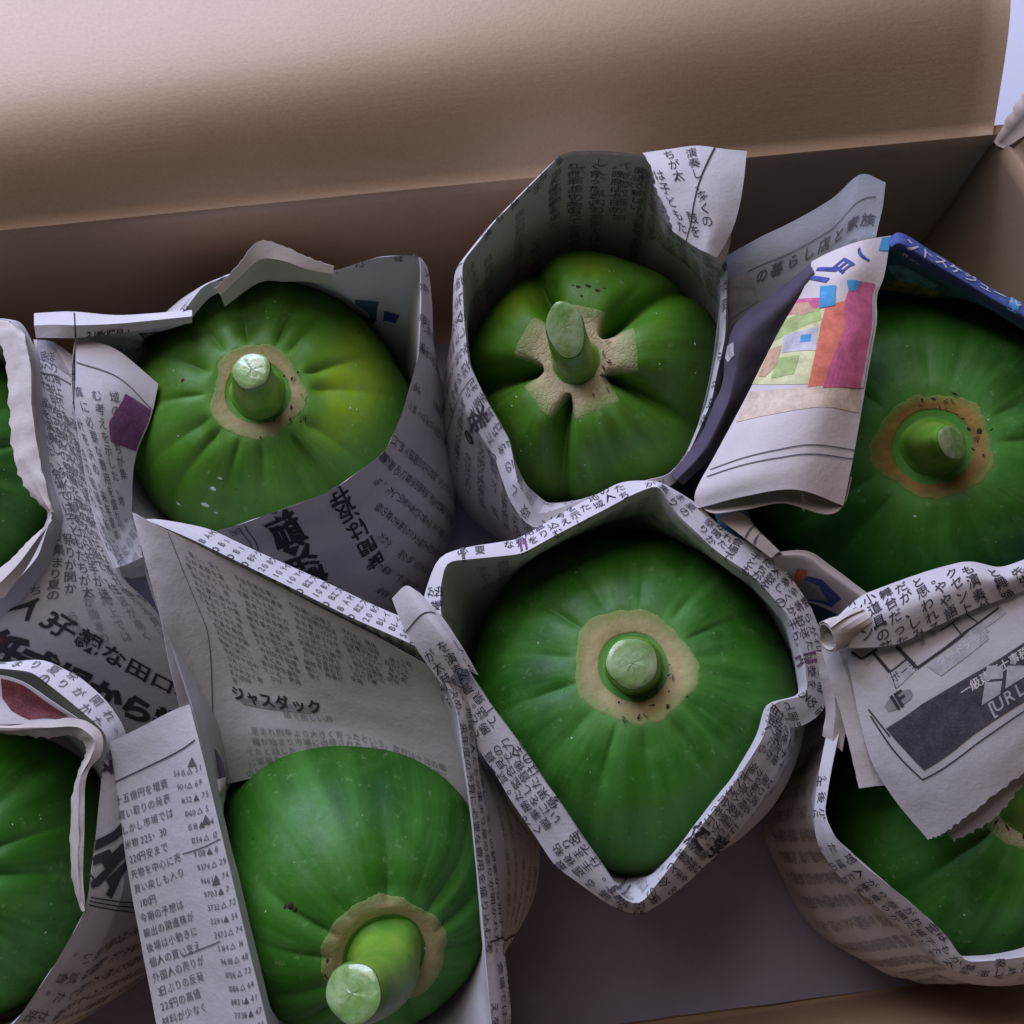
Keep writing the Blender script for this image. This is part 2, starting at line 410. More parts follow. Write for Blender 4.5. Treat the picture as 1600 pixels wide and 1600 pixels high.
def wall(pts, name, out, zt=FZ, bulge=.5, nz=14, zfun=None):
    c = catmull(np.array(pts, float), 14); zs = np.linspace(0, zt, nz); G = []
    for z in zs:
        b = bulge*math.sin(math.pi*min(z/zt, 1))
        G.append([(x+out[0]*b, y+out[1]*b, z) for x, y in c])
    return slab(G, .45, (*out, 0), name, CARD, box)
wall([bk0, bk0*.5+bk1*.5+bn*.1, bk1+(bk1-bk0)*.02], 'back_wall', bn)
wall([bk1+np.array((.12, .2)), (23.6, 21.5), (25.9, 15), (27, 5), (25.4, -6.6)], 'side_wall', (1, .1), bulge=.3)
wall([(-30.8, -13.6), (-8, -11.0), (6.1, -9.5), (25.2, -6.8)], 'front_wall', (0, -1), bulge=.3)
wall([(-30.5, -13.5), (-31.2, 4), (-30.7, 22)], 'side_wall', (-1, 0), bulge=.2)
def flap(pts, name, prof, out, skew=0.0, dirn=None):
    c = catmull(np.array(pts, float), 20); G = []
    n = len(c)
    for k in range(33):
        row = []
        for i, (x, y) in enumerate(c):
            f = i/(n-1); L, Z = prof(k/32, f); o = dirn(f) if dirn else out
            row.append((x+o[0]*L, y+o[1]*L, FZ+Z))
        G.append(row)
    return slab(G, .4, (out[0]*.7, out[1]*.7, -.5 if name == 'back_flap' else 0), name, CARD, box)
def backprof(v, f):
    Lt = 19.0; n = 40; L = Z = 0.0
    for i in range(n):
        q = (i+.5)/n*v
        a = math.radians(24+18*f+(64-20*f)*(1/(1+math.exp(-(q*Lt-(3.2+2.4*f))/.9))) )
        L += math.sin(a)*Lt*v/n; Z += math.cos(a)*Lt*v/n
    return L, Z
fl = flap([bk0+(0, .02), bk0*.5+bk1*.5+bn*.12, bk1-np.array((.15, 0))], 'back_flap', backprof, bn)
flap([(21.35, 27.75), (23.7, 21.5), (26, 15), (27.1, 5), (25.5, -6.6)], 'side_flap', lambda v, f: ((-.9+8*f*v)*v, 15*v), (1, .12))
# torn paper edge at the corner between the two flaps
r = random.Random(3); tg = []
for k in range(40):
    t = k/39; z = FZ-.35+11*t; wv = .12+.75*min(1, t*3.0); jx = r.uniform(-.06, .06)
    tg.append([np.array((20.95-.95*t-wv*.0+jx, 27.75+.1*t, z)), np.array((21.0-.95*t+wv*.55, 27.6-wv*.5, z)), np.array((21.2-.75*t+wv, 27.5-wv*1.2, z+.05))])
slab(tg, .22, (1, 0, 0), 'torn_edge', CARDE, box)
mesh_obj('bottom', [(-31, -14, 0), (27.5, -14, 0), (27.5, 28.6, 0), (-31, 28.6, 0), (-31, -14, -.45), (27.5, -14, -.45), (27.5, 28.6, -.45), (-31, 28.6, -.45)],
         [(0, 1, 2, 3), (7, 6, 5, 4), (0, 4, 5, 1), (1, 5, 6, 2), (2, 6, 7, 3), (3, 7, 4, 0)], CARD, box, smooth=False)
ds = mesh_obj('stain', *(lambda c, rx: ([(c+bk_)*1.0 for bk_ in [np.array((math.cos(a)*rx*(1+.4*math.sin(2*a)), math.sin(a)*.12, math.sin(a)*.05)) for a in np.linspace(0, 6.28, 9)[:-1]]], [list(range(8))]))(np.array((0, 0, 0.)), .14), INK, box) if False else None
FLOORM = mat('pale_room_floor', (.78, .80, .88), .5, .4)
fo = mesh_obj('floor', [(-300, -300, -.46), (300, -300, -.46), (300, 300, -.46), (-300, 300, -.46)], [(0, 1, 2, 3)], FLOORM, smooth=False); fo['kind'] = 'structure'
pm = mat('grey_plastic', (.3, .27, .36), .42, .5); t = NT(pm); n = t.noise(30, 4, .6); t.bump(n, .5, .004); t.l(t.ramp(t.noise(12, 3), ((.3, (.25, .24, .33)), (.7, (.33, .31, .41)))), t.b.inputs['Base Color'])
nx, ny = 120, 90; X, Y = np.meshgrid(np.linspace(-30, 26.3, nx), np.linspace(-13.0, 24, ny))
Yb = -9.9+.118*(X-6); Y = np.where(Y < 0, Y*np.abs((Yb+.6))/13.0, Y)
Z = .35+.22*waves(X, Y, 5, 9)+.09*waves(X, Y, 8, 3.2)
idx = np.arange(nx*ny).reshape(ny, nx); q = np.stack((idx[:-1, :-1], idx[:-1, 1:], idx[1:, 1:], idx[1:, :-1]), -1).reshape(-1, 4)
ps = mesh_obj('plastic_sheet', np.stack((X, Y, Z), -1).reshape(-1, 3), q.tolist(), pm)
ps['label'] = 'dark grey crumpled plastic sheet lining the bottom of the box'; ps['category'] = 'plastic sheet'

# ------------------------------------------------------------------ papayas
def skin_mat():
    m = mat('green_skin', (.06, .26, .02), .42, .32); t = NT(m)
    def attr(n): a = t.add('ShaderNodeAttribute'); a.attribute_name = n; return a.outputs['Fac']
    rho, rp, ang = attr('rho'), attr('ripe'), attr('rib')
    cv = t.add('ShaderNodeCombineXYZ'); mu = t.add('ShaderNodeMath', operation='MULTIPLY'); mu.inputs[1].default_value = .25
    t.l(attr('ang'), cv.inputs[0]); t.l(rho, mu.inputs[0]); t.l(mu.outputs[0], cv.inputs[1]); t.l(attr('sd'), cv.inputs[2])
    st = t.noise(4.6, 3, .6, cv.outputs[0]); n1 = t.noise(22, 3); n2 = t.noise(240, 3, .7); n3 = t.noise(900, 2)
    c = t.mix(t.ramp(n1, ((.3, 0), (.7, 1))), (.011, .075, .004), (.034, .165, .006))
    c = t.mix(t.ramp(st, ((.42, 0), (.66, .75))), c, (.062, .225, .028))
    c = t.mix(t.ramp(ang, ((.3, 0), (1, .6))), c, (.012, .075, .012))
    c = t.mix(t.ramp(rho, ((.26, .55), (.5, 0))), c, (.10, .30, .045))
    c = t.mix(rp, c, (.27, .43, .01))
    c = t.mix(t.ramp(n2, ((.62, 0), (.72, .3))), c, (.25, .42, .16))
    sp = t.noise(110, 3, .6); c = t.mix(t.ramp(sp, ((.73, 0), (.77, .5))), c, (.02, .07, .01)); n5 = t.noise(48, 5, .7); c = t.mix(t.ramp(n5, ((.5, 0), (.7, .5))), c, (.085, .25, .05)); c = t.mix(t.ramp(n5, ((.3, .4), (.46, 0))), c, (.02, .12, .012))
    t.l(c, t.b.inputs['Base Color'])
    t.b.inputs['Subsurface Weight'].default_value = .12; t.b.inputs['Subsurface Radius'].default_value = (.4, 1, .2); t.b.inputs['Subsurface Scale'].default_value = .004
    t.l(t.ramp(n2, ((.3, .44), (.7, .62))), t.b.inputs['Roughness'])
    p = t.bump(n3, .15, .0003); p = t.bump(n5, .3, .0008, p); t.bump(n1, .3, .003, p); return m
SKIN = skin_mat()
def scar_mat(name, c1, c2):
    m = mat(name, c1, .75, .3); t = NT(m); n1 = t.noise(55, 4, .6); n2 = t.noise(420, 3, .7)
    a = t.add('ShaderNodeAttribute'); a.attribute_name = 'edge'
    c = t.mix(t.ramp(n1, ((.35, 0), (.65, 1))), c1, c2); c = t.mix(t.ramp(t.noise(38, 4, .7), ((.5, 0), (.66, .55))), c, (c1[0]*.55, c1[1]*.62, c1[2]*.5)); c = t.mix(t.ramp(n2, ((.3, .3), (.5, 0))), c, [v*.7 for v in c1])
    c = t.mix(t.ramp(t.noise(160, 2), ((.70, 0), (.76, .7))), c, (.10, .06, .03))
    c = t.mix(t.ramp(a.outputs['Fac'], ((.45, 0), (1, .85))), c, (.13, .26, .05))
    t.l(c, t.b.inputs['Base Color']); p = t.bump(n2, .28, .0008); t.bump(t.noise(90, 4, .6), .5, .0015, p)
    if name != 'pale_tan_scar': return m
    v = t.add('ShaderNodeTexVoronoi', Scale=420.0); v.feature = 'DISTANCE_TO_EDGE'; t.l(t.obj(), v.inputs['Vector']); t.bump(t.ramp(v.outputs['Distance'], ((0, 0), (.12, 1))), .35, .001, p); return m
SCAR = scar_mat('tan_stem_scar', (.43, .33, .15), (.40, .35, .16)); SCARB = scar_mat('pale_tan_scar', (.46, .39, .20), (.50, .43, .24)); SCARD = scar_mat('brown_scar', (.20, .11, .025), (.33, .21, .055))
STEM = mat('stem_green', (.12, .30, .02), .4, .5); t = NT(STEM); t.l(t.mix(t.ramp(t.noise(70, 4), ((.35, 0), (.65, 1))), (.08, .24, .02), (.19, .36, .035)), t.b.inputs['Base Color'])
STEM.node_tree.nodes['Principled BSDF'].inputs['Subsurface Weight'].default_value = .2; STEM.node_tree.nodes['Principled BSDF'].inputs['Subsurface Scale'].default_value = .005
t.bump(t.noise(300, 3), .3, .0008)
CUT = mat('cut_stem_flesh', (.42, .56, .30), .25, .6); t = NT(CUT)
t.l(t.mix(t.ramp(t.noise(110, 5, .6), ((.38, 0), (.66, 1))), (.20, .36, .09), (.42, .57, .29)), t.b.inputs['Base Color'])
t.b.inputs['Subsurface Weight'].default_value = .5; t.b.inputs['Subsurface Scale'].default_value = .004; t.b.inputs['Coat Weight'].default_value = .4; t.bump(t.noise(260, 4, .7), .35, .001)
FIB = mat('dried_fibre', (.05, .03, .02), .9, .1); LATEX = mat('dried_latex', (.45, .62, .42), .5, .4)
PROF = catmull(np.array([(0, .965), (.16, .965), (.25, .985), (.36, .995), (.52, .945), (.70, .82), (.86, .60), (.96, .33), (1, 0), (.975, -.3), (.88, -.56), (.7, -.8), (.42, -.95), (0, -1)], float), 9)
top = PROF[:9*8+1]
PAP = {}
def papaya(key, label, cx, cy, Rpx, tx, ty, zc=6.6, zt=12.4, seed=1, val=None, lob=5, lamp=.022, ripe=(), scar=(.19, .33), star=None, smat=None, squash=1.0, stem=None, deep=.062, tint=0.0, bulgy=0, scoff=(0, 0)):
    r = random.Random(seed); C0 = pt(cx, cy, zc); _, dep = proj(C0); R = Rpx*dep/F; T = pt(tx, ty, zt)
    ax = T-C0; hU = np.linalg.norm(ax); ax = ax/hU; hL = zc*.97
    ex = np.cross((0, 1, 0), ax); ex /= np.linalg.norm(ex); ey = np.cross(ax, ex)
    if val is None:
        n = r.randint(11, 14); val = [((k+r.uniform(-.32, .32))/n*6.283, r.uniform(.3, 1)*deep, r.uniform(.05, .2)) for k in range(n)]
    ph = r.uniform(0, 6.28)
    def valf(th):
        v = np.zeros_like(th)
        for a, d, wd in val:
            D = np.abs((th-a+math.pi) % (2*math.pi)-math.pi); v = v+d*np.exp(-(D/wd)**1.15)
        return v
    def surf(th, rho, h, off=0.0):
        v = valf(th); g = np.clip((rho-(.235 if bulgy else .31))/.12, 0, 1)*np.exp(-np.clip(rho-.38, 0, 9)*(2.2 if bulgy else 3.2))*(h > -.2) + 0.0
        g = g+.12*np.clip((rho-.3)/.3, 0, 1)*np.clip(1-np.abs(h)*.8, 0, 1)
        low = 1+lamp*np.cos(lob*th+ph)*np.clip(rho*1.5, 0, 1)+.012*np.cos(2*th+ph*2)+.008*np.cos(3*th+ph*3)
        rr = rho*low-v*g*.55
        hh = h-v*g*(.95 if not bulgy else 1.3)+ (bulgy*np.clip(np.sin((rho-.3)/.55*math.pi), 0, 1)*(rho > .3)*(rho < .85)*.06*(1-2*np.clip(v/.12, 0, .5)) if bulgy else 0)
        H = np.where(hh > 0, hh*hU, hh*hL)
        P = C0+(ex*(rr*np.cos(th))[..., None]+ey*(rr*np.sin(th))[..., None])*R+ax*H[..., None]
        if off is not None: P = P+ax*np.asarray(off)[..., None] if hasattr(off, 'shape') else P+ax*off
        return P
    NTH = 300; th = np.linspace(0, 2*math.pi, NTH, endpoint=False)
    TH, K = np.meshgrid(th, np.arange(len(PROF))); RH = np.maximum(PROF[K, 0], 1e-3); HH = PROF[K, 1]
    P = surf(TH, RH, HH); V = P.reshape(-1, 3); V[:, 2] = np.maximum(V[:, 2], .55)
    idx = np.arange(len(V)).reshape(len(PROF), NTH); nx_ = np.roll(idx, -1, 1)
    q = np.stack((idx[:-1], idx[1:], nx_[1:], nx_[:-1]), -1).reshape(-1, 4)
    rp = np.full(len(V), tint)
    pxs, _ = proj(V)
    for (x, y, sx, sy, am) in ripe: rp = np.maximum(rp, am*np.exp(-((pxs[:, 0]-x)/sx)**2-((pxs[:, 1]-y)/sy)**2)*(HH.reshape(-1) > -.1))
    root = thing('papaya', label, 'green papaya', group='unripe papayas packed in the box')
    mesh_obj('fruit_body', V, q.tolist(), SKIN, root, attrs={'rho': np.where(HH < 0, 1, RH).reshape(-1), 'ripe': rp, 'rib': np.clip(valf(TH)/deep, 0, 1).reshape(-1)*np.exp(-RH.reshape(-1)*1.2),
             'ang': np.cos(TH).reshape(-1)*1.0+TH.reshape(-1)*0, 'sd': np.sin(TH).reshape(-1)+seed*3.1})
    hof = lambda rho: np.interp(rho, top[:, 0], top[:, 1])
    # scar ring lying on the skin, raised a little, with a ragged rim
    nt, nr = 260, 16; th = np.linspace(0, 2*math.pi, nt, endpoint=False)
    if star is None:
        ro = scar[1]*(1+.05*np.cos(2*th+r.uniform(0, 6))+.04*np.cos(3*th+r.uniform(0, 6))+.035*np.cos(5*th+r.uniform(0, 6)))+np.array([r.uniform(-1, 1) for _ in th])*.004+.003*np.sin(th*17+2)+.003*np.sin(th*11+1.3*np.sin(th*4))
    else:
        ro = []
        for a in th:
            D = min(abs((a-k+math.pi) % (2*math.pi)-math.pi) for k, _, _ in star); k, L, hw = min(star, key=lambda s_: abs((a-s_[0]+math.pi) % (2*math.pi)-math.pi))
            ro.append(min(L/max(math.cos(D), .2), hw/max(math.sin(D), 1e-3)))
        ro = np.array(ro)/R; ro = (np.roll(ro, 1)+2*ro+np.roll(ro, -1))/4+np.array([r.uniform(-1, 1) for _ in th])*.003
    u = np.linspace(0, 1, nr); U, TT = np.meshgrid(u, th, indexing='ij'); ri = scar[0]*(.97 if star is None else .8)
    RR = ri+(ro[None, :]-ri)*U; hgt = (.018+.012*np.sin(np.clip(U, 0, 1)*math.pi))*np.clip((1-U)*9, 0, 1)-.03*(U > .97)-.12*(U < .03)
    hgt = hgt+.008*waves(RR*R*np.cos(TT), RR*R*np.sin(TT), seed, .8)*(U < .9)
    Vs = surf(TT, RR, hof(RR), hgt); idx = np.arange(nt*nr).reshape(nr, nt); nxt = np.roll(idx, -1, 1)
    mesh_obj('stem_scar', Vs.reshape(-1, 3), np.stack((idx[:-1], idx[1:], nxt[1:], nxt[:-1]), -1).reshape(-1, 4).tolist(), smat or SCAR, root, attrs={'edge': U.reshape(-1)})
    # bits of dried fibre round the stem
    Vf = []; Ff = []
    for k in range(15):
        a = r.uniform(0, 6.28)*.35+seed; rh = scar[0]*r.uniform(1.0, 1.0+.9*r.random()); p = surf(np.array([a]), np.array([rh]), hof(np.array([rh])), .11)[0]
        d = np.array((r.uniform(-1, 1), r.uniform(-1, 1), r.uniform(-.1, .5))); d /= np.linalg.norm(d); L = r.uniform(.06, .3); wv = np.cross(d, (0, 0, 1))*r.uniform(.015, .04)
        b = len(Vf); Vf += [p-wv, p+wv, p+d*L*.6+wv+np.array((0, 0, .03)), p+d*L, p+d*L*.6-wv-np.array((0, 0, .03))]; Ff += [[b, b+1, b+2, b+3, b+4]]
    Vf = Vf; fb = mesh_obj('dried_fibres', Vf, Ff, FIB, root, smooth=False); fb['kind'] = 'stuff'
    # stem: tapered tube with a cut end
    (sx0, sy0, r0, sx1, sy1, z1, r1, ov, cang) = stem
    B = surf(np.array([0.]), np.array([.001]), hof(np.array([.001])), -.25)[0]
    if sx0: bb = pt(sx0, sy0, B[2]); B = bb
    E_ = pt(sx1, sy1, z1); mid = B+ax*np.linalg.norm(E_-B)*.45; n = 26; rows = []
    end_n = E_-mid; end_n /= np.linalg.norm(end_n)
    for k in range(n):
        t_ = k/(n-1); c = (1-t_)**2*B+2*t_*(1-t_)*mid+t_*t_*E_; d = 2*(1-t_)*(mid-B)+2*t_*(E_-mid); d /= np.linalg.norm(d)
        x_ = np.cross(d, (0.3, 1, 0)); x_ /= np.linalg.norm(x_); y_ = np.cross(d, x_); rad = r0+(r1-r0)*min(1, t_*1.15)**.7+.22*max(0, 1-t_*5)
        if k >= n-2: rad = r1*(1.0 if k == n-2 else .94)
        rows.append([c+(x_*math.cos(a)*(1+(ov-1)*t_)+y_*math.sin(a))*rad*(1+.02*math.cos(5*a+seed)+.02*math.cos(3*a)) for a in np.linspace(0, 6.283, 44, endpoint=False)])
    rows = np.array(rows)
    if cang:
        cn = np.array(cang, float); cn /= np.linalg.norm(cn)
        sh = ((E_-rows[-1])@cn)/(end_n@cn)
        for k in range(n):
            wk = max(0, (k-n*.25)/(n*.75-1))**1.5; rows[k] += end_n*(np.clip(sh, -1.6, 1.6)*min(wk, 1))[:, None]
    idx = np.arange(n*44).reshape(n, 44); nxt = np.roll(idx, -1, 1)
    so = mesh_obj('stem', rows.reshape(-1, 3), np.stack((idx[:-1], nxt[:-1], nxt[1:], idx[1:]), -1).reshape(-1, 4).tolist(), STEM, root)
    rim = rows[-1]; cc = rim.mean(0); CR = []
    for k in range(9):
        f = 1-k/8; CR.append(cc+(rim-cc)*max(f, .001)*.99+d*(.05+.10*(1-f*f)+(.03 if k else -.02)*1)+d*.012*np.sin(np.arange(44)*.43*(1+k%3)+k*2)[:, None]*(f < .95))
    CR = np.array(CR); idx = np.arange(9*44).reshape(9, 44); nxt = np.roll(idx, -1, 1)
    mesh_obj('cut_face', CR.reshape(-1, 3), np.stack((idx[:-1], nxt[:-1], nxt[1:], idx[1:]), -1).reshape(-1, 4).tolist(), CUT, so)
    PAP[key] = (C0, R, zc, surf, hof, root)
    return root
def im(a): return math.radians(a)
papaya('A', 'green papaya with a yellow blush on its right side, at the back left', 430, 660, 216, 402, 612, seed=11, tint=.12, deep=.085, ripe=[(545, 600, 55, 75, .95), (520, 665, 60, 40, .6), (560, 530, 35, 45, .5)],
       scar=(.205, .305), stem=(0, 0, 1.08, 393, 580, 14.9, .76, 1, (-.1, -.1, 1)))
papaya('B', 'deeply lobed green papaya with a star-shaped tan scar around its slanted cut stem', 930, 597, 198, 898, 562, zc=7.8, zt=12.6, seed=5, tint=.15,
       val=[(im(38), .28, .13), (im(113), .25, .12), (im(187), .30, .13), (im(255), .26, .09), (im(329), .27, .13)], lob=5, lamp=.03, deep=.2, bulgy=1,
       star=[(im(5), 2.65, 1.0), (im(77), 2.3, 1.0), (im(149), 2.5, .95), (im(221), 2.45, 1.0), (im(290), 2.4, 1.02)], smat=SCARB, scar=(.2, .3),
       ripe=[(800, 465, 55, 35, .55), (925, 415, 60, 30, .35)], stem=(0, 0, .9, 884, 516, 14.6, .74, 1.05, (-.1, -.62, 1)))
papaya('C', 'large green papaya with wide ragged tan ring and short stub, in the six-sided wrap', 985, 1088, 258, 990, 1040, seed=23, scar=(.185, .325), deep=.055,
       stem=(0, 0, 1.12, 988, 1036, 13.6, .98, 1, (.1, -.1, 1)), zt=12.3)
papaya('D', 'dark green papaya with a brown cracked ring, beside the coloured page at the right wall', 1428, 722, 262, 1458, 697, zc=6.8, seed=31, scar=(.2, .29), smat=SCARD, deep=.045,
       stem=(0, 0, 1.2, 1487, 691, 14.6, .66, 1.35, (.7, -.1, .8)))
papaya('E', 'dark green papaya with a long leaning stem, in the wrap printed with stock prices', 545, 1356, 226, 602, 1492, zc=6.8, zt=12.0, seed=41, scar=(.25, .39), smat=SCAR, deep=.05,
       stem=(0, 0, 1.28, 553, 1552, 16.6, .92, 1.1, 0))
papaya('F', 'green papaya half hidden under the torn floor-plan page at the lower right', 1503, 1300, 212, 1605, 1255, seed=53, scar=(.19, .33), smat=SCARB, zt=12.0, stem=(0, 0, 1.2, 1650, 1240, 14, .8, 1, 0))
papaya('G', 'green papaya at the left edge whose wrap has a serrated torn border', -105, 745, 196, -110, 720, seed=61, stem=(0, 0, 1.2, -115, 700, 14, .8, 1, 0))
papaya('H', 'green papaya cut off by the lower left edge of the picture', -70, 1360, 235, -130, 1370, seed=71, stem=(0, 0, 1.2, -140, 1370, 14, .8, 1, 0))
# latex flecks on the first papaya
def flecks(key, pts, m=LATEX, name='latex_drop', size=.09):
    C0, R, zc, surf, hof, root = PAP[key]; th = np.linspace(0, 6.283, 181); rh = np.linspace(.2, .93, 60); TT, RR = np.meshgrid(th, rh); P = surf(TT, RR, hof(RR)); px, _ = proj(P)
    r = random.Random(4); Vv = []; Ff = []
    for x, y, s_ in pts:
        k = np.hypot(px[..., 0]-x, px[..., 1]-y).argmin(); j, i = divmod(k, 181); p = P[j, i]; a = P[j, (i+1) % 180]-p; b = P[min(j+1, 59), i]-p; nn = np.cross(a, b); nn /= np.linalg.norm(nn); nn *= np.sign(nn@(p-C0))
        a = a/np.linalg.norm(a); b = np.cross(nn, a); o = len(Vv); m_ = 8
        Vv += [p+(a*math.cos(q_)+b*math.sin(q_)*.6)*size*s_*r.uniform(.6, 1.2)+nn*.006 for q_ in np.linspace(0, 6.283, m_, endpoint=False)]+[p+nn*(.03*s_+.01)]
        Ff += [[o+k_, o+(k_+1) % m_, o+m_] for k_ in range(m_)]
    ob = mesh_obj(name, Vv, Ff, m, root); ob['kind'] = 'stuff'; return ob
flecks('A', [(335, 765, 2.0), (278, 788, 1.6), (322, 790, 2.2), (340, 800, 1.2), (345, 746, 1.0), (575, 505, .9), (420, 497, .5)])
flecks('A', [(285, 592, 1.2), (430, 470, .5), (560, 520, .8)], FIB, 'skin_speck', .1)
flecks('B', [(908, 657, .5), (938, 660, .5), (1085, 535, 1.3), (1110, 560, .8), (885, 655, .4), (1025, 490, .7), (800, 635, .7), (915, 725, .7)], size=.07)
flecks('B', [(905, 450, 1.6), (920, 447, 1.8), (935, 455, 1.4), (895, 445, .8), (945, 450, .7), (910, 462, .9)], FIB, 'skin_speck', .09)
flecks('E', [(482, 1215, 1.8), (470, 1222, 1.5), (505, 1200, .9), (520, 1195, .8), (495, 1208, 1.2)], size=.08)
flecks('E', [(455, 1416, 2.2), (463, 1420, 1.6), (445, 1414, 1.2), (510, 1502, 1.5)], FIB, 'skin_speck', .09)
flecks('D', [(1430, 808, 1.5), (1530, 650, 1.0), (1545, 655, .8)], size=.06)
flecks('D', [(1530, 675, 2.6), (1460, 622, 1.8), (1512, 672, 1.2)], FIB, 'skin_speck', .1)

rq = random.Random(77)
for k_ in PAP:
    (u_, v_), d_ = proj(PAP[k_][0]); rp_ = PAP[k_][1]*F/d_; L_ = []
    for i_ in range(34):
        a_, q_ = rq.uniform(0, 6.28), rp_*math.sqrt(rq.uniform(.12, .8)); L_.append((u_+q_*math.cos(a_), v_+q_*math.sin(a_), rq.choice((.25, .3, .4, .5, .9))))
    flecks(k_, L_[:22], LATEX, 'latex_drop', .055); flecks(k_, L_[22:], FIB, 'skin_speck', .045)
# ------------------------------------------------------------------ newspaper wraps
GRP = 'newspaper wraps around the papayas'
def wrap(label): return thing('newspaper_wrap', label, 'newspaper', group=GRP)
def bag(key, rim, **kw):
    C0, R, zc = PAP[key][:3]; return Bag(rim, C0, R, zc, **kw)
def bagprint(b, seed, ang=0.0, size=.48, pitch=.70, vert=True, inner=True, m=None, cut=None, outer_to=9.0):
    a1 = b.S[-1]; r = random.Random(seed); a = 0
    while a < a1:
        wd = r.uniform(5, 9); b.fill(a+.15, min(a+wd, a1-.2)-.15, b.t_rim-.15, b.t_rim+outer_to, ang, size, pitch, m or INK2, seed+int(a), vert, box=cut); 
        b.line((a, b.t_rim*b.hand), (a, (b.t_rim+outer_to)*b.hand), .035, INK2, px=False); a += wd
    if inner: b.fill(0, a1, b.t_rim-6.5, b.t_rim-.5, ang, size, pitch, THRU, seed+3, vert, box=cut)
PI = math.pi
# --- wrap C
wC = wrap('six-sided newspaper wrap with a broad folded rim around the centre papaya')
C = bag('C', [(697, 878, 13.4, .5, .3), (815, 866, 13.4, .7, .4), (915, 812, 13.6, .8, .5), (985, 775, 13.9, .8, .5), (1028, 757, 14.6, .4, .5), (1059, 806, 14.2, 1.1, .6), (1120, 862, 14, 1.1, .6), (1185, 907, 13.8, 1.4, .7), (1235, 965, 13.5, 1.2, .7), (1257, 1035, 13.3, 1.1, .6), (1262, 1085, 13, 1.2, .5), (1205, 1098, 12.8, 1.2, .6), (1194, 1150, 13, 1.2, 1.), (1150, 1220, 13.1, 1.4, 1.2), (1095, 1290, 13.1, 1.3, 1.2), (1050, 1350, 13, 1, 1.), (1000, 1415, 13, .5, .6), (976, 1408, 13, .5, .6), (915, 1317, 13.2, 1.35, .9), (825, 1182, 13.4, 1.35, .9), (735, 1056, 13.6, 1.2, .8), (690, 975, 13.7, 1., .7), (688, 920, 13.5, .6, .5)], seed=3, low=-.2, smooth=2, wr=.06)
a1 = C.S[-1]
C.fill(.3, a1-.3, C.t_rim+.05, C.t_cuff+.2, 0, .44, .50, INK, 21)
C.fill(.3, a1-.3, C.t_cuff+.9, C.t_cuff+6, 0, .50, .78, INK2, 22, gap=.1)
C.fill(.3, a1-.3, C.t_rim-5, C.t_rim-.6, 0, .5, .78, THRU, 23)
for p, q_ in (((1245, 1028), (1290, 1015)), ((1248, 1040), (1292, 1026)), ((818, 872), (812, 845)), ((826, 869), (820, 842)), ((960, 1402), (985, 1382)), ((953, 1392), (978, 1372)), ((726, 880), (722, 855))): C.line(p, q_, .09, PURPLE if p[0] > 1200 or p[0] in (818, 826) else INK2, 4)
C.patch([(1062, 800), (1030, 762), (1045, 782), (1085, 838), (1115, 815), (1085, 790)], WHITE, 5) if False else None
C.text_px('文学', (1085, 1300), (1140, 1345), INK, .03, size=.95)
C.build('sleeve', PAPER, wC, thick=False)
S = grid([[(612, 935, 14.6), (634, 915, 15), (655, 925, 14.9)], [(628, 975, 14.5), (660, 955, 15.1), (690, 962, 14.8)], [(655, 1020, 14.3), (695, 1000, 15), (722, 1010, 14.5)], [(690, 1070, 13.8), (722, 1045, 14.5), (748, 1055, 14)]], 6, 8, seed=4, wr=.02)
S.line((630, 990), (680, 958), .05, INK, 3); S.fill(0, S.S[-1], 2.2, S.T[-1], 0, .5, .62, INK, 5); S.build('folded_tail', PAPER, wC)
# --- wrap A
wA = wrap('newspaper wrap with bold headline facing front, around the yellow-blushed papaya')
A = bag('A', [(120, 512, 13.2, .3, .5), (200, 512, 13.2, .3, .5), (282, 492, 13.6, .4, .5), (318, 446, 14.0, .4, .5), (372, 425, 14.2, .4, .5), (405, 385, 14.6, .2, .6), (450, 398, 14.6, .2, .6), (522, 425, 14.2, .2, .6), (590, 402, 14.4, .3, .6), (657, 398, 14.6, .3, .6), (658, 470, 14.2, .4, 1), (655, 552, 13.8, .3, 1.2), (630, 642, 13.6, .35, 1.2), (603, 705, 13.5, .4, 1.2), (517, 768, 13.4, .4, 1.3), (373, 820, 13.3, .4, 1.3), (310, 838, 13.2, .4, 1.2), (240, 862, 12.8, .5, 1), (185, 888, 12.3, .4, .6), (165, 820, 12.4, .3, .8), (140, 730, 12.6, .3, .8), (115, 640, 12.9, .3, .8), (112, 570, 13.1, .3, .8)], seed=8, low=.6, lowdir=[(.75, -.75, 2.0), (0, -1, 2.2), (1, .1, 1.0)], wr=.06)
A.text_px('提前決解の解', (462, 810), (590, 1010), INK, .035, vert=True, size=1.22, sp=.92) if False else None
A.text_px('提前決解の', (436, 812), (478, 890), INK, .035, vert=True, size=1.3, sp=.95, sy=1.12, flip=True)
A.text_px('せ返は間時', (528, 772), (568, 840), INK, .015, vert=True, size=.9, sp=1.0, sy=1.45, flip=True)
for k in (0, 9): A.line((372+k, 822-k*.3), (412+k, 900), .045, INK2, 3)
A.fill(.5, A.S[-1]-.5, A.t_rim+.1, A.t_rim+8, .12, .46, .82, INK2, 31, box=(590, 500, 720, 960)); A.fill(.5, A.S[-1]-.5, A.t_rim+.1, A.t_rim+2, .0, .44, .7, INK2, 32, box=(240, 800, 372, 960))
A.fill(.5, A.S[-1]-.5, A.t_rim+8, A.t_rim+13, .12, .46, .82, INK2, 35, box=(560, 600, 720, 1100))
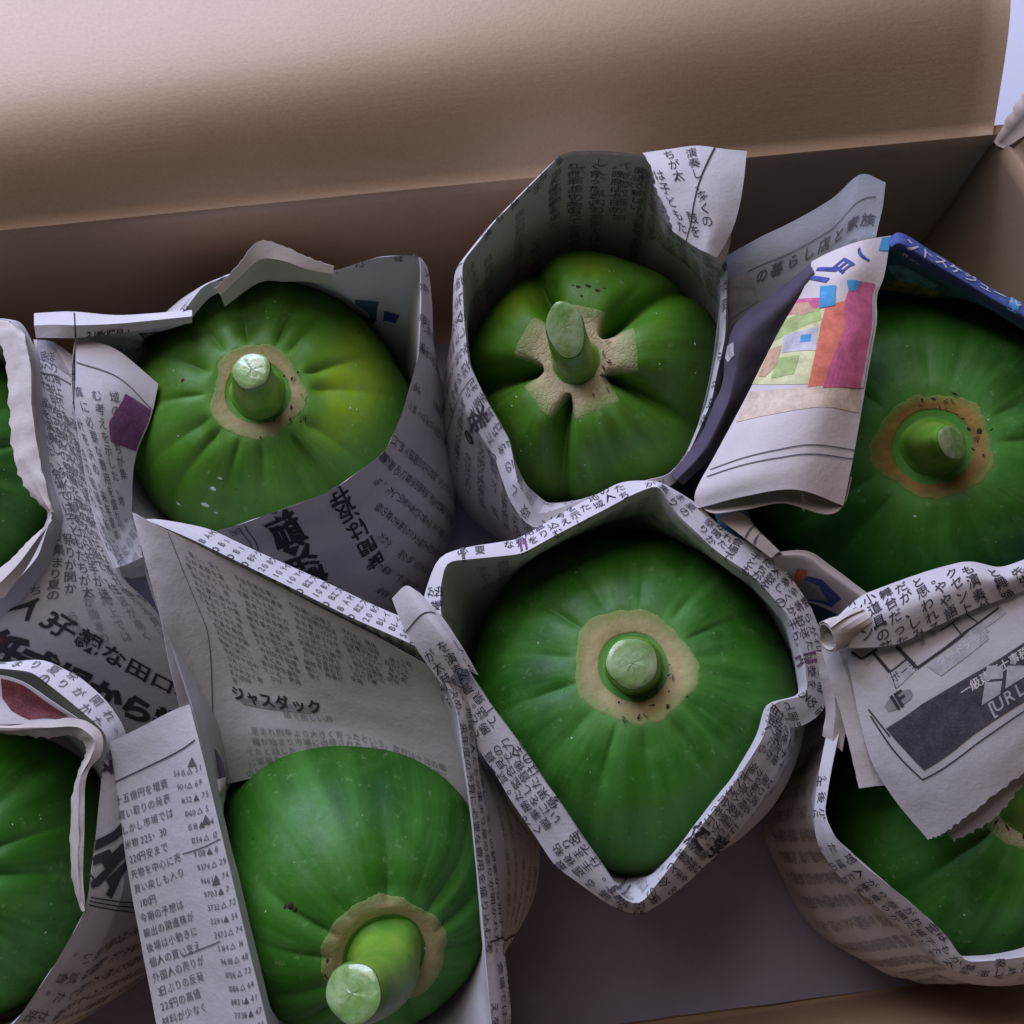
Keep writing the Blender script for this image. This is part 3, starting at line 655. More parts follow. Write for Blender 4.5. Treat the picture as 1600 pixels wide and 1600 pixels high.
A.fill(.5, A.S[-1]-.5, A.t_rim-.2, A.t_rim+1.2, .0, .40, .6, INK2, 33, box=(100, 370, 670, 560)); A.fill(.5, A.S[-1]-.5, A.t_rim-4, A.t_rim-.8, .5, .46, .7, THRU, 34, box=(100, 500, 260, 900))
A.fill(.5, A.S[-1]-.5, A.t_rim-5, A.t_rim+.5, .3, .46, .6, INK2, 36, box=(100, 540, 240, 700))
A.patch([(372, 462), (420, 452), (445, 470), (425, 490), (360, 492)], BAND, 2); A.patch([(215, 520), (270, 515), (300, 500), (290, 545), (225, 550)], BAND, 2); A.patch([(555, 468), (592, 472), (588, 500), (560, 505)], TEAL, 2)
A.patch([(196, 615), (238, 630), (215, 700), (172, 680), (178, 640)], PURPLE, 2); A.patch([(600, 485), (625, 492), (618, 505), (598, 500)], NAVY, 2)
A.line((128, 560), (246, 612), .05, INK2, 3); A.line((62, 515), (62, 530), .05, INK2, 3); A.build('sleeve', PAPER, wA, thick=False)
S = grid([[(53, 489, 13.3), (88, 487, 13.4), (120, 487, 13.4), (190, 492, 13.4), (300, 484, 13.6)], [(53, 508, 13.7), (88, 507, 13.8), (120, 508, 13.8), (190, 505, 13.8), (300, 494, 13.9)], [(56, 528, 13.4), (88, 528, 13.5), (120, 528, 13.4), (190, 520, 13.4), (300, 505, 13.6)]], 8, 6, lin_v=True, seed=6, wr=.02)
S.line((116, 489), (118, 527), .05, INK, 3); S.text_px('21(火曜日)', (140, 522), (195, 518), INK, .03, size=.34); S.build('folded_edge', PAPER, wA)
S = grid([[(335, 452, 14.3), (372, 415, 14.9), (403, 378, 15.2), (440, 384, 15.1), (480, 402, 14.9), (522, 417, 14.7)], [(345, 462, 14.1), (378, 430, 14.6), (408, 405, 14.8), (444, 408, 14.8), (480, 420, 14.6), (520, 428, 14.5)], [(352, 480, 13.4), (385, 455, 13.6), (412, 440, 13.6), (445, 440, 13.6), (480, 440, 13.6), (515, 445, 13.6)]], 8, 6, lin_v=True, seed=7, wr=.05, jag={'r0': .05})
S.build('torn_edge', CREAM, wA)
S = grid([[(118, 528, 13.0), (180, 545, 12.9), (247, 600, 12.4)], [(118, 585, 13.1), (185, 610, 12.7), (235, 655, 11.8)], [(118, 640, 13.2), (165, 680, 12.4), (212, 715, 11)], [(130, 720, 13), (165, 760, 12.3), (207, 790, 10.5)], [(150, 810, 12.8), (175, 840, 12.2), (205, 860, 10.2)], [(180, 888, 12.6), (190, 885, 12.2), (205, 880, 11)]], 8, 7, seed=9, wr=.05)
S.line((119, 566), (238, 640), .05, INK2, 3); S.patch([(196, 615), (236, 640), (212, 705), (172, 690), (170, 660)], PURPLE, 3)
S.fill(0, S.S[-1], 1.9, S.T[-1], .45, .46, .62, INK2, 14, box=(100, 560, 192, 900)); S.build('inner_fold', PAPER, wA)
S = grid([[(52, 530, 12.7), (85, 535, 12.9), (120, 560, 12.5)], [(62, 620, 12.8), (92, 640, 12.8), (128, 680, 12.2)], [(70, 700, 12.7), (105, 720, 12.6), (145, 760, 12)], [(85, 790, 12.6), (120, 800, 12.4), (165, 835, 11.8)], [(82, 850, 12.5), (130, 870, 12), (195, 905, 11.4)], [(40, 925, 12.3), (120, 935, 11.6), (250, 965, 10.2)],
          [(-20, 990, 12), (105, 1015, 10.6), (285, 1060, 8)], [(-70, 1080, 10.6), (80, 1115, 8), (310, 1170, 4.5)], [(-90, 1200, 7), (90, 1240, 4), (330, 1290, 1.2)]], 12, 9, seed=12, wr=.06)
S.text_px('人3子親な田口本木', (42, 950), (262, 1075), INK, .02, size=1.02, sp=1.0)
S.text_px('紙式場から学の美', (0, 1015), (270, 1130), INK, .055, size=1.5, sp=.95, sy=1.1); S.text_px('新物本店の市場', (-20, 1062), (240, 1190), INK, .055, size=1.5, sp=.95)
S.fill(.2, S.S[-1], 0.4, S.T[-1], .35, .46, .66, INK2, 15, box=(40, 540, 300, 935)); S.fill(0, S.S[-1], 0.4, S.T[-1], .35, .46, .7, THRU, 16, box=(100, 935, 300, 1010))
S.patch([(58, 528), (75, 528), (112, 590), (85, 572), (58, 560)], GREY, 1); S.line((60, 582), (122, 608), .05, INK2, 3); S.patch([(-40, 990), (-10, 985), (8, 998), (-8, 1015), (-40, 1010)], RED, 4); S.build('outer_layer', PAPER, wA)
# --- wrap B
wB = wrap('tall newspaper wrap standing against the box wall, around the lobed papaya')
B = bag('B', [(722, 410, 14.2, .4, .8), (770, 350, 15.2, .3, .6), (828, 290, 16, .3, .6), (882, 238, 16.9, .2, .5), (940, 236, 16.9, .2, .5), (1020, 244, 16.8, .2, .5), (1052, 330, 16.5, .3, .6), (1112, 390, 16, .3, .6), (1136, 405, 15.5, .3, 1), (1133, 520, 14.2, .3, 1), (1112, 625, 13.4, .3, 1), (1078, 705, 13, .3, .8), (1047, 741, 12.9, .4, .3), (950, 766, 12.6, .9, .3), (838, 806, 12.2, .6, .3), (809, 755, 12.8, .5, .8), (796, 687, 13, .7, 1.), (759, 624, 13.2, .8, 1.), (732, 567, 13.5, .5, 1), (725, 500, 13.8, .5, 1)], seed=13, low=.5, lowdir=[(-.9, -.4, 2.0)], wr=.045, smooth=2)
bagprint(B, 41, .1, .50, .74, inner=False); B.fill(0, B.S[-1], B.t_rim-9, B.t_rim-.3, .05, .62, .95, THRU, 44); B.fill(0, B.S[-1], B.t_rim-8, B.t_rim-.4, .05, .5, .75, GREY, 45, box=(980, 240, 1140, 560))
B.fill(0, B.S[-1], B.t_rim-8, B.t_rim-.6, .05, .5, .9, INK2, 46, box=(840, 250, 1090, 330))
B.text_px('米日ーの', (752, 650), (735, 690), INK, .04, size=.8); B.build('sleeve', PAPER, wB, thick=False)
S = grid([[(1006, 238, 17.1), (1050, 232, 17.3), (1090, 227, 17.3), (1130, 232, 17.3), (1167, 236, 17.2)], [(1020, 268, 17.2), (1055, 272, 17.4), (1090, 275, 17.4), (1128, 278, 17.3), (1162, 285, 17.1)], [(1028, 300, 17.1), (1060, 310, 17.2), (1092, 318, 17.3), (1120, 320, 17.2), (1155, 325, 16.9)], [(1045, 335, 16.9), (1068, 345, 17), (1095, 355, 17), (1115, 362, 17), (1143, 362, 16.7)], [(1052, 362, 16.7), (1070, 375, 16.7), (1090, 388, 16.7), (1105, 395, 16.7), (1120, 403, 16.5)]], 7, 7, seed=14, wr=.04, jag={'c0': .09})
S.line((1117, 228), (1072, 385), .05, INK, 3); S.fill(.1, S.S[-1]*.62, .2, S.T[-1]-.2, .2, .46, .68, INK, 51); S.build('torn_flap', PAPER, wB)
S = grid([[(1143, 362, 16.5), (1120, 402, 16.3)], [(1140, 385, 16.2), (1124, 404, 16.1)], [(1134, 405, 15.8), (1122, 412, 15.8)]], 6, 6, seed=2, wr=.01); S.build('fold_back', CREAM, wB)
# --- wrap D
wD = wrap('colourful newspaper wrap with blue schedule rim and pink page, around the right-hand papaya')
D = bag('D', [(1290, 420, 14.4, .3, .6), (1345, 392, 15, .2, .6), (1400, 368, 15.6, .2, .6), (1500, 430, 15.2, .5, .7), (1600, 490, 15, .6, .7), (1720, 570, 14.5, .5, .7), (1780, 720, 14), (1720, 880, 13.4), (1600, 905, 13), (1480, 948, 12.8), (1400, 948, 12.8), (1345, 928, 13, .3, .5), (1290, 888, 13, .4, .5), (1215, 870, 13, .4, .5), (1150, 822, 13, .5, .5), (1130, 760, 13), (1180, 600, 13.2), (1245, 480, 14)], seed=17, low=.2, wr=.05)
def strip(b, p, q, wd, m, side=1, layer=2, n=14):
    P1 = [(p[0]+(q[0]-p[0])*k/n, p[1]+(q[1]-p[1])*k/n) for k in range(n+1)]; k = math.hypot(q[0]-p[0], q[1]-p[1]); nx_, ny_ = -(q[1]-p[1])/k*wd*side, (q[0]-p[0])/k*wd*side
    for i in range(n): b.patch([P1[i], P1[i+1], (P1[i+1][0]+nx_, P1[i+1][1]+ny_), (P1[i][0]+nx_, P1[i][1]+ny_)], m, layer)
D.fill(0, D.S[-1], D.t_rim-6, D.t_rim-.8, .2, .34, .48, TEAL, 62, box=(1390, 380, 1640, 620))
D.patch([(1380, 440), (1420, 435), (1470, 455), (1465, 470), (1400, 462), (1375, 455)], GOLD, 2); D.patch([(1385, 415), (1415, 410), (1470, 445), (1460, 450), (1400, 435)], SKYB, 3)
D.patch([(1520, 500), (1560, 520), (1600, 570), (1590, 590), (1540, 545)], SKINT, 2)
D.text_px('14:00', (1412, 395), (1442, 412), WHITE, .02, size=.36); D.build('sleeve', BLUEP, wD, thick=False)
S = grid([[(1388, 372, 15.8), (1408, 364, 16.1), (1450, 388, 15.9), (1500, 418, 15.7), (1550, 450, 15.5), (1610, 482, 15.3), (1720, 550, 15)], [(1392, 385, 16), (1408, 380, 16.3), (1448, 403, 16.2), (1498, 433, 16), (1550, 465, 15.8), (1612, 500, 15.6), (1720, 568, 15.2)], [(1392, 392, 15.7), (1408, 392, 15.8), (1442, 416, 15.7), (1494, 446, 15.5), (1545, 478, 15.3), (1610, 514, 15.1), (1720, 582, 14.8)]], 8, 6, seed=18, wr=.03)
S.text_px('ントスケジュール', (1425, 384), (1540, 450), PALE, .02, size=.62); S.patch([(1578, 460), (1594, 470), (1588, 490), (1574, 482)], CYAN, 3); S.build('blue_rim', inkmat('blue_print', (.05, .075, .24)), wD)
M = grid([[(1268, 408, 15.2), (1300, 392, 15.6), (1345, 376, 16), (1392, 368, 15.8)], [(1262, 435, 15.5), (1300, 425, 16.1), (1340, 415, 16.3), (1382, 430, 15.9)], [(1248, 465, 15.4), (1290, 455, 16.2), (1330, 450, 16.3), (1371, 462, 15.9)], [(1222, 510, 15.2), (1270, 505, 16.2), (1325, 505, 16.4), (1370, 505, 15.9)], [(1188, 575, 14.9), (1245, 565, 16.2), (1305, 562, 16.5), (1360, 562, 15.9)], [(1155, 640, 14.6), (1220, 622, 16.1), (1290, 610, 16.5), (1350, 618, 15.8)], [(1120, 705, 14.3), (1190, 680, 16), (1270, 665, 16.5), (1340, 680, 15.7)], [(1088, 765, 13.9), (1165, 740, 15.8), (1250, 728, 16.4), (1328, 742, 15.6)], [(1086, 795, 13.6), (1165, 775, 15.5), (1245, 765, 16.2), (1318, 790, 15.4)]], 9, 8, seed=19, wr=.03)
M.patch([(1222, 478), (1240, 470), (1300, 465), (1290, 490), (1280, 530), (1265, 600), (1170, 602), (1195, 560)], YELLOW, 1)
M.patch([(1215, 500), (1280, 480), (1285, 500), (1235, 520), (1205, 535)], LIME, 2); M.patch([(1232, 470), (1298, 466), (1300, 480), (1225, 494)], PINK, 2); M.patch([(1240, 476), (1262, 472), (1275, 486), (1250, 494), (1236, 490)], SKINT, 3)
M.patch([(1225, 525), (1278, 512), (1275, 548), (1222, 552)], LGREY, 3); M.patch([(1252, 525), (1268, 522), (1266, 534), (1250, 536)], CYAN, 4); M.patch([(1200, 548), (1222, 540), (1215, 570), (1196, 590), (1186, 588)], SKINT, 4)
M.patch([(1215, 560), (1250, 555), (1240, 585), (1205, 592)], LIME, 3)
M.patch([(1290, 478), (1320, 470), (1331, 440), (1367, 444), (1361, 500), (1352, 560), (1343, 607), (1262, 606), (1272, 560), (1282, 510)], ORANGE, 2)
M.patch([(1318, 480), (1331, 440), (1367, 444), (1361, 500), (1352, 560), (1343, 607), (1285, 606), (1300, 560), (1318, 520)], PINK, 4)
M.patch([(1282, 448), (1306, 446), (1304, 478), (1281, 482)], CYAN, 5); M.text_px('日', (1290, 462), (1298, 462), WHITE, .02, size=.36); M.patch([(1322, 438), (1344, 440), (1338, 454), (1326, 456)], CYAN, 5)
M.patch([(1172, 612), (1250, 606), (1345, 612), (1342, 645), (1250, 640), (1150, 660)], BEIGE, 1)
M.text_px('11', (1278, 438), (1300, 408), NAVY, .04, size=1.15); M.text_px('日(', (1318, 415), (1345, 395), NAVY, .045, size=.75); M.line((1105, 745), (1220, 715), .05, INK2, 3); M.line((1220, 715), (1336, 718), .05, INK2, 3); M.line((1110, 734), (1220, 702), .05, INK2, 3); M.line((1220, 702), (1338, 704), .05, INK2, 3)
M.patch([(1367, 446), (1371, 446), (1364, 510), (1354, 570), (1348, 606), (1343, 606), (1352, 560), (1362, 500)], LGREY, 3)
M.patch([(1378, 372), (1394, 370), (1388, 392), (1372, 392)], CYAN, 3)
M.build('colour_page', SHEETW, wD)
S = grid([[(1086, 772, 13.5), (1110, 800, 14), (1165, 795, 14.9), (1225, 785, 15.4), (1290, 803, 15.3), (1318, 788, 15.3), (1330, 745, 15.4)], [(1100, 768, 13.2), (1115, 788, 13.7), (1165, 780, 14.5), (1225, 773, 15), (1280, 785, 15), (1305, 775, 15), (1318, 742, 15)], [(1110, 755, 12.8), (1125, 770, 13.3), (1170, 765, 14), (1225, 760, 14.4), (1270, 762, 14.4), (1290, 755, 14.4), (1300, 735, 14.4)]], 10, 6, lin_v=True, seed=20, wr=.02); S.build('rolled_end', CREAM, wD)
S = grid([[(1245, 772, 15.2), (1252, 766, 15.6)], [(1250, 790, 15.1), (1256, 775, 15.5)], [(1256, 800, 14.8), (1262, 785, 15.2)]], 5, 5, seed=22, wr=.01); S.build('roll_crease', CREAM, wD)
S = grid([[(1120, 808, 13.6), (1150, 800, 13.8), (1166, 806, 13.4)], [(1165, 842, 13.9), (1190, 835, 14.1), (1205, 850, 13.6)], [(1205, 872, 13.9), (1218, 862, 14.1), (1225, 868, 13.7)]], 6, 8, seed=23, wr=.03); S.line((1165, 840), (1188, 818), .06, INK2, 3); S.line((1178, 850), (1195, 832), .06, INK2, 3); S.build('side_fold', CREAM, wD)
S = grid([[(1205, 862, 13.7), (1260, 860, 13.8), (1300, 885, 13.7), (1355, 925, 13.5)], [(1208, 872, 13.8), (1258, 872, 14), (1295, 898, 13.9), (1350, 936, 13.7)], [(1215, 900, 12.6), (1250, 905, 12.8), (1285, 925, 12.8), (1330, 955, 12.8)], [(1225, 935, 11), (1255, 940, 11.4), (1285, 950, 11.6), (1320, 968, 12)]], 8, 7, seed=24, wr=.05)
S.patch([(1262, 900), (1285, 905), (1315, 935), (1300, 948), (1250, 945), (1240, 920)], NAVY, 2); S.patch([(1245, 888), (1262, 890), (1258, 910), (1240, 920)], ORANGE, 2); S.patch([(1250, 905), (1280, 915), (1295, 940), (1250, 940)], GREY, 3); S.build('lower_fold', SHEETW, wD)
# grey page and dark strip between B and D
wS = thing('newspaper_sheet', 'grey folded newspaper page standing between the lobed papaya and the pink page', 'newspaper')
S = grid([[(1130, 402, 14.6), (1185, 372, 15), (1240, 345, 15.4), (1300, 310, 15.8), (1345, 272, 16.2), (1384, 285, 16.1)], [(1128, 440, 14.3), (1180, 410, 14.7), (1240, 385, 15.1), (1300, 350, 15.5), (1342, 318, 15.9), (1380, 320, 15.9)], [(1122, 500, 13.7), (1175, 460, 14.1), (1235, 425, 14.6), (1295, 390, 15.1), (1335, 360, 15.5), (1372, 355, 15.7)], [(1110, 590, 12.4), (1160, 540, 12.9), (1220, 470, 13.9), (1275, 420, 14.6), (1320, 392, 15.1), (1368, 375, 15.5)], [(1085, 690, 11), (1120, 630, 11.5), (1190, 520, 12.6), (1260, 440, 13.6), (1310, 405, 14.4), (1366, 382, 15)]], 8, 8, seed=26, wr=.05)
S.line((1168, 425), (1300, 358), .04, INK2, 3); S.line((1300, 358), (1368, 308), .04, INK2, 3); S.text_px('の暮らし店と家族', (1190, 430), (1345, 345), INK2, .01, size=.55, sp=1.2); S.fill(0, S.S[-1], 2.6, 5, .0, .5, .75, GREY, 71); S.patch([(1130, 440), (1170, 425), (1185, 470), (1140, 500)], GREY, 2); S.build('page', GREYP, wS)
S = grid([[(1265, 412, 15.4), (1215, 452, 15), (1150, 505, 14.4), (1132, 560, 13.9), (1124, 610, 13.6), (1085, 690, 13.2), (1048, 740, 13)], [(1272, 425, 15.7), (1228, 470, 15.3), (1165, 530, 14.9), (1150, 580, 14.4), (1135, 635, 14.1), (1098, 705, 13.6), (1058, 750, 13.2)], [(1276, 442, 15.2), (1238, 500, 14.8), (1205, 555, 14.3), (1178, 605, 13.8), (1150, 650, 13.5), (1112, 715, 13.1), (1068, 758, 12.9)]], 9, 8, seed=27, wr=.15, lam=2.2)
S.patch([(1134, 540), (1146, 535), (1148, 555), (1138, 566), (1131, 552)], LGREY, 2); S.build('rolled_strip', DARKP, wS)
# --- wrap E
wE = wrap('newspaper wrap printed with columns of stock prices, open corner pointing up left')
E_ = bag('E', [(213, 806, 15.5, .2, .4), (300, 843, 15, .7, .8), (424, 903, 14.6, .8, .9), (550, 966, 14.3, .9, .9), (655, 1012, 14.2, .9, .9), (690, 1053, 14, .8, .8), (715, 1112, 13.8, .6, .8), (722, 1165, 13.6, .5, .9), (737, 1270, 13.5, .5, 1.1), (750, 1400, 13.5, .6, 1.1), (768, 1600, 13.5, .7, 1.1), (775, 1750, 13.3), (560, 1830, 12.5), (440, 1750, 12.8), (415, 1600, 13.4, .3, 1), (350, 1330, 13.9, .3, 1), (300, 1110, 14.3, .2, 1), (268, 1010, 14.2, .2, 1), (228, 900, 15, .2, 1)], seed=29, low=.3, lowdir=[(1, .1, 2.2)], wr=.04, smooth=3)
def stocks(b, a0, a1, t0, t1, size, pitch, m, along=True, seed=0, flip=1, box=None):
    r = random.Random(seed); a = a0
    while a < a1:
        row = r.choice(STOCK); p = np.array((a, t0*b.hand)); 
        for ch in row*3:
            if ch == ' ': p = p+np.array((0, size*.4*b.hand)); continue
            if abs(p[1]) > t1: break
            q, _ = proj(b.pos(p[None], 0)[0])
            if -40 < q[0] < 1640 and -40 < q[1] < 1640 and (not box or (box[0] < q[0] < box[2] and box[1] < q[1] < box[3])):
                b.char(ch, p, math.pi/2*b.hand, size, m)
            p = p+np.array((0, size*(.62 if ord(ch) < 256 else 1)*b.hand))
        a += pitch
E_.line((248, 822), (262, 900), .045, INK2, 3)
k0 = E_.at(300, 843)[0]; k1 = E_.at(700, 1070)[0]; k2 = E_.at(765, 1590)[0]; lo, hi = min(k0, k1), max(k0, k1)
stocks(E_, lo+.2, hi, E_.t_rim-4.8, E_.t_rim+2.2, .36, .42, INK2, seed=2)
E_.fill(lo, hi, E_.t_rim-8.5, E_.t_rim-5, 0, .3, .38, GREY, 81)
lo, hi = min(k1, k2), max(k1, k2)
E_.fill(lo, hi+2, E_.t_rim-.1, E_.t_rim+1.6, 0, .42, .5, INK, 82, vert=False)
E_.fill(lo, hi+2, E_.t_rim+2.5, E_.t_rim+12, 0, .5, 1.3, GREY, 83, vert=False); E_.line((762, 1473), (872, 1455), .06, INK, 3); E_.build('sleeve', PAPER, wE, thick=False)
S = grid([[(206, 801, 15.6), (228, 812, 15.6), (300, 848, 14.9), (424, 910, 14.2), (550, 975, 13.8), (690, 1052, 13.3)], [(228, 880, 15.2), (262, 890, 14.8), (335, 945, 13.6), (450, 1000, 12.8), (560, 1045, 12.3), (712, 1110, 12)], [(250, 960, 14.6), (295, 975, 13.8), (370, 1030, 12.4), (470, 1070, 11.6), (570, 1100, 11.2), (722, 1165, 11)], [(268, 1050, 13.8), (315, 1060, 12.8), (390, 1095, 11.6), (480, 1120, 10.9), (575, 1140, 10.5), (728, 1210, 10.2)], [(290, 1140, 12.6), (335, 1150, 11.8), (400, 1160, 11), (485, 1170, 10.4), (575, 1185, 10), (735, 1260, 9.2)], [(320, 1230, 11.4), (355, 1225, 10.8), (410, 1215, 10.3), (490, 1215, 9.7), (580, 1225, 9.3), (740, 1310, 8)]], 10, 10, seed=30, wr=.05)
S.line((262, 830), (322, 980), .04, INK2, 3); S.line((322, 980), (332, 1120), .04, INK2, 3); S.text_px('ジャスダック', (372, 1084), (488, 1104), INK, .03, size=.62); S.patch([(368, 1086), (400, 1094), (490, 1103), (500, 1110), (485, 1114), (420, 1108), (380, 1100)], GREY, 1)
a0, t0 = S.at(335, 960); 
[S.fill(2.4+i*1.75, 2.4+i*1.75+1.45, .5, S.T[-1]*.64, 0, .25, .29, INK2, 91+i, vert=False, box=(290, 840, 640, 1066)) for i in range(8)]; S.fill(2.3, S.S[-1], S.T[-1]*.62, S.T[-1], .12, .32, .44, GREY, 92, vert=False, box=(390, 1115, 700, 1260))
S.build('inner_page', PAPER, wE)
S = grid([[(296, 1100, 14.6), (270, 1110, 14.6), (222, 1135, 14.2), (172, 1160, 13.6)], [(315, 1175, 14.5), (285, 1195, 14.3), (235, 1215, 13.6), (182, 1235, 12.8)], [(345, 1300, 14.2), (312, 1320, 13.9), (255, 1345, 13), (200, 1365, 12)], [(378, 1440, 13.9), (345, 1460, 13.5), (285, 1480, 12.4), (225, 1500, 11.4)], [(412, 1580, 13.6), (382, 1600, 13.2), (318, 1620, 12), (252, 1640, 11)], [(440, 1720, 13.4), (410, 1730, 13), (350, 1750, 12), (280, 1770, 11)]], 9, 9, seed=33, wr=.03)
S.line((176, 1223), (305, 1156), .05, INK, 3)
for y in (1310, 1470): S.line((286, y+24), (345, y), .04, INK2, 3)
for i, tx in enumerate(['十五億円を増資', '買い取りの発表', 'しかし市場では', '米物225・30', '220円安まで', '先物を中心に売', '買い戻しも入り', '1100円', '今期の予想は', '輸出の関連株が', '後場は小動きに', '個人の買い支え', '外国人の売りが', '3日ぶりの反発', '225円の高値', '材料が少なく']): S.text_px(tx, (186+i*4.9, 1250+i*23), (252+i*4.9, 1226+i*23), INK2, .0, size=.36)
for i in range(24): S.text_px('%d %s%d' % (rnd.randint(110, 9900), rnd.choice('△▲'), rnd.randint(1, 90)), (274+i*5.3, 1208+i*21), (328+i*5.2, 1190+i*21), INK2, .0, size=.27) 
for y, x in ((1190, 300), (1280, 322), (1375, 338)): S.text_px('▲', (x, y), (x+9, y-3), INK2, size=.4)
S.build('outer_flap', PAPER, wE)
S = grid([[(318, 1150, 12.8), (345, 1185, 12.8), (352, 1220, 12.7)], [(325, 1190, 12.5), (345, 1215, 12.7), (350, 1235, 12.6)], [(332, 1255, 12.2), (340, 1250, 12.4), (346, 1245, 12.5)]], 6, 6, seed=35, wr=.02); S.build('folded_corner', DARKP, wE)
S = grid([[(325, 1228, 13), (340, 1218, 13.2), (353, 1215, 13)], [(328, 1245, 13), (342, 1240, 13.2), (352, 1230, 12.9)], [(333, 1262, 12.9), (340, 1255, 13), (348, 1245, 12.8)]], 5, 5, seed=36, wr=.02); S.build('torn_tip', CREAM, wE)
# --- wrap F
wF = wrap('newspaper wrap under the torn floor-plan page in the lower right corner')
Fb = bag('F', [(1288, 1272, 13, .3, .5), (1305, 1310, 13, .5, 1), (1350, 1352, 13, .7, 1.3), (1420, 1408, 13, .7, 1.3), (1480, 1462, 12.8, .6, 1.2), (1506, 1503, 12.6, .5, .7), (1560, 1500, 12.7, .6, .4), (1620, 1492, 12.8, .6, .4), (1720, 1440, 13), (1760, 1250, 13), (1700, 1090, 13), (1560, 1050, 13.3), (1420, 1040, 13.5), (1335, 1060, 13.6), (1310, 1150, 13.4, .3, .6), (1298, 1210, 13.2, .3, .5)], seed=37, low=.6, lowdir=[(-.8, -.6, 1.1)], wr=.05)
Fb.fill(0, Fb.S[-1], Fb.t_rim+.1, Fb.t_rim+1.2, 0, .42, .5, INK, 101); Fb.fill(0, Fb.S[-1], Fb.t_rim+1.9, Fb.t_rim+11, .05, .62, .95, THRU, 102); Fb.fill(0, Fb.S[-1], Fb.t_rim+1.9, Fb.t_rim+10, .05, .6, .95, GREY, 103, box=(1200, 1270, 1500, 1520))
a_, b_ = Fb.at(1330, 1355); Fb.line((a_-6, (Fb.t_rim+1.7)*Fb.hand), (a_+9, (Fb.t_rim+1.7)*Fb.hand), .045, INK2, px=False); Fb.build('sleeve', PAPER, wF, thick=False)
S = grid([[(1290, 975, 15.4), (1312, 958, 15.8), (1345, 932, 16), (1400, 908, 16.1), (1460, 888, 16.1), (1515, 876, 16.1), (1565, 884, 16), (1620, 866, 16), (1700, 840, 15.8)], [(1282, 985, 15.9), (1312, 985, 16.2), (1350, 968, 16.5), (1405, 950, 16.6), (1465, 926, 16.6), (1520, 905, 16.6), (1572, 905, 16.5), (1620, 890, 16.4), (1700, 870, 16.2)], [(1280, 1000, 15.8), (1312, 1010, 16), (1350, 1012, 16.1), (1405, 1006, 16.1), (1468, 976, 16.1), (1525, 950, 16.1), (1575, 934, 16), (1620, 915, 16), (1700, 890, 15.8)]], 9, 9, seed=38, wr=.07, lam=3)
for tx, x, y in (('イシーン、', 1333, 935), ('小道具の花火', 1358, 930), ('舞台だったと', 1384, 922), ('だが、しみじ', 1408, 913), ('と思われる部', 1434, 905), ('。やや語り、', 1462, 898), ('クセントにな', 1487, 890), ('も演奏がかか', 1512, 885), ('と舞踊に', 1552, 890), ('先生は', 1590, 888)): S.text_px(tx, (x, y+6), (x+28, y+80), INK, .006, vert=True, size=.50, sp=1.0)
S.build('rolled_edge', PAPER, wF)
Pn = grid([[(1318, 1008, 15.2), (1360, 1000, 15.5), (1410, 985, 15.6), (1500, 950, 15.7), (1580, 915, 15.7), (1680, 870, 15.6)], [(1330, 1060, 15.1), (1370, 1050, 15.5), (1425, 1035, 15.6), (1510, 1005, 15.7), (1595, 970, 15.7), (1700, 930, 15.6)], [(1342, 1120, 14.9), (1385, 1112, 15.3), (1440, 1095, 15.5), (1525, 1060, 15.6), (1610, 1025, 15.6), (1715, 985, 15.5)], [(1362, 1190, 14.6), (1402, 1178, 15), (1460, 1160, 15.2), (1540, 1120, 15.4), (1625, 1080, 15.4), (1730, 1035, 15.3)], [(1398, 1250, 14.3), (1432, 1235, 14.7), (1485, 1215, 14.9), (1560, 1175, 15.1), (1640, 1130, 15.1), (1745, 1085, 15)], [(1450, 1312, 14), (1476, 1300, 14.2), (1522, 1266, 14.5), (1590, 1214, 14.7), (1665, 1172, 14.7), (1760, 1130, 14.6)]], 12, 14, seed=39, wr=.035, jag={'r1': .10})
Pn.patch([(1384, 1138), (1440, 1100), (1508, 1060), (1560, 1030), (1612, 996), (1680, 955), (1690, 1040), (1600, 1096), (1520, 1148), (1443, 1203), (1412, 1170)], BAND, 2)
Pn.line((1357, 1108), (1390, 1150), .05, INK, 3); Pn.line((1360, 1118), (1441, 1218), .05, INK, 3); Pn.line((1441, 1218), (1520, 1166), .05, INK, 3); Pn.line((1520, 1166), (1620, 1098), .05, INK, 3)
Pn.patch([(1447, 1040), (1500, 1000), (1535, 985), (1545, 998), (1470, 1056)], LGREY, 2); Pn.patch([(1500, 985), (1560, 945), (1572, 958), (1512, 1000)], LGREY, 2); Pn.patch([(1384, 1056), (1418, 1032), (1436, 1042), (1400, 1076)], LGREY, 2); Pn.text_px('ウッドデッキ', (1470, 1032), (1512, 1006), WHITE, .02, size=.34); Pn.text_px('ポーチ', (1399, 1058), (1420, 1042), INK, size=.34)
for p, q_, wd in (((1362, 1018), (1390, 1050), .11), ((1390, 1050), (1418, 1028), .05), ((1400, 1010), (1432, 1044), .13), ((1432, 1044), (1480, 1010), .09), ((1480, 1010), (1512, 985), .11), ((1512, 985), (1560, 950), .08), ((1330, 1018), (1347, 1030), .08), ((1347, 1030), (1370, 1014), .1), ((1486, 972), (1502, 992), .05), ((1470, 985), (1500, 965), .04), ((1390, 1050), (1400, 1076), .03), ((1510, 960), (1530, 975), .04)): Pn.line(p, q_, wd, INK, 3)
for x, y in ((1440, 1004), (1456, 990)): Pn.patch([(x-4, y-3), (x+3, y-6), (x+6, y+2), (x-1, y+5)], GREY, 3)
Pn.patch([(1349, 1030), (1366, 1022), (1366, 1030), (1352, 1040)], LGREY, 2)
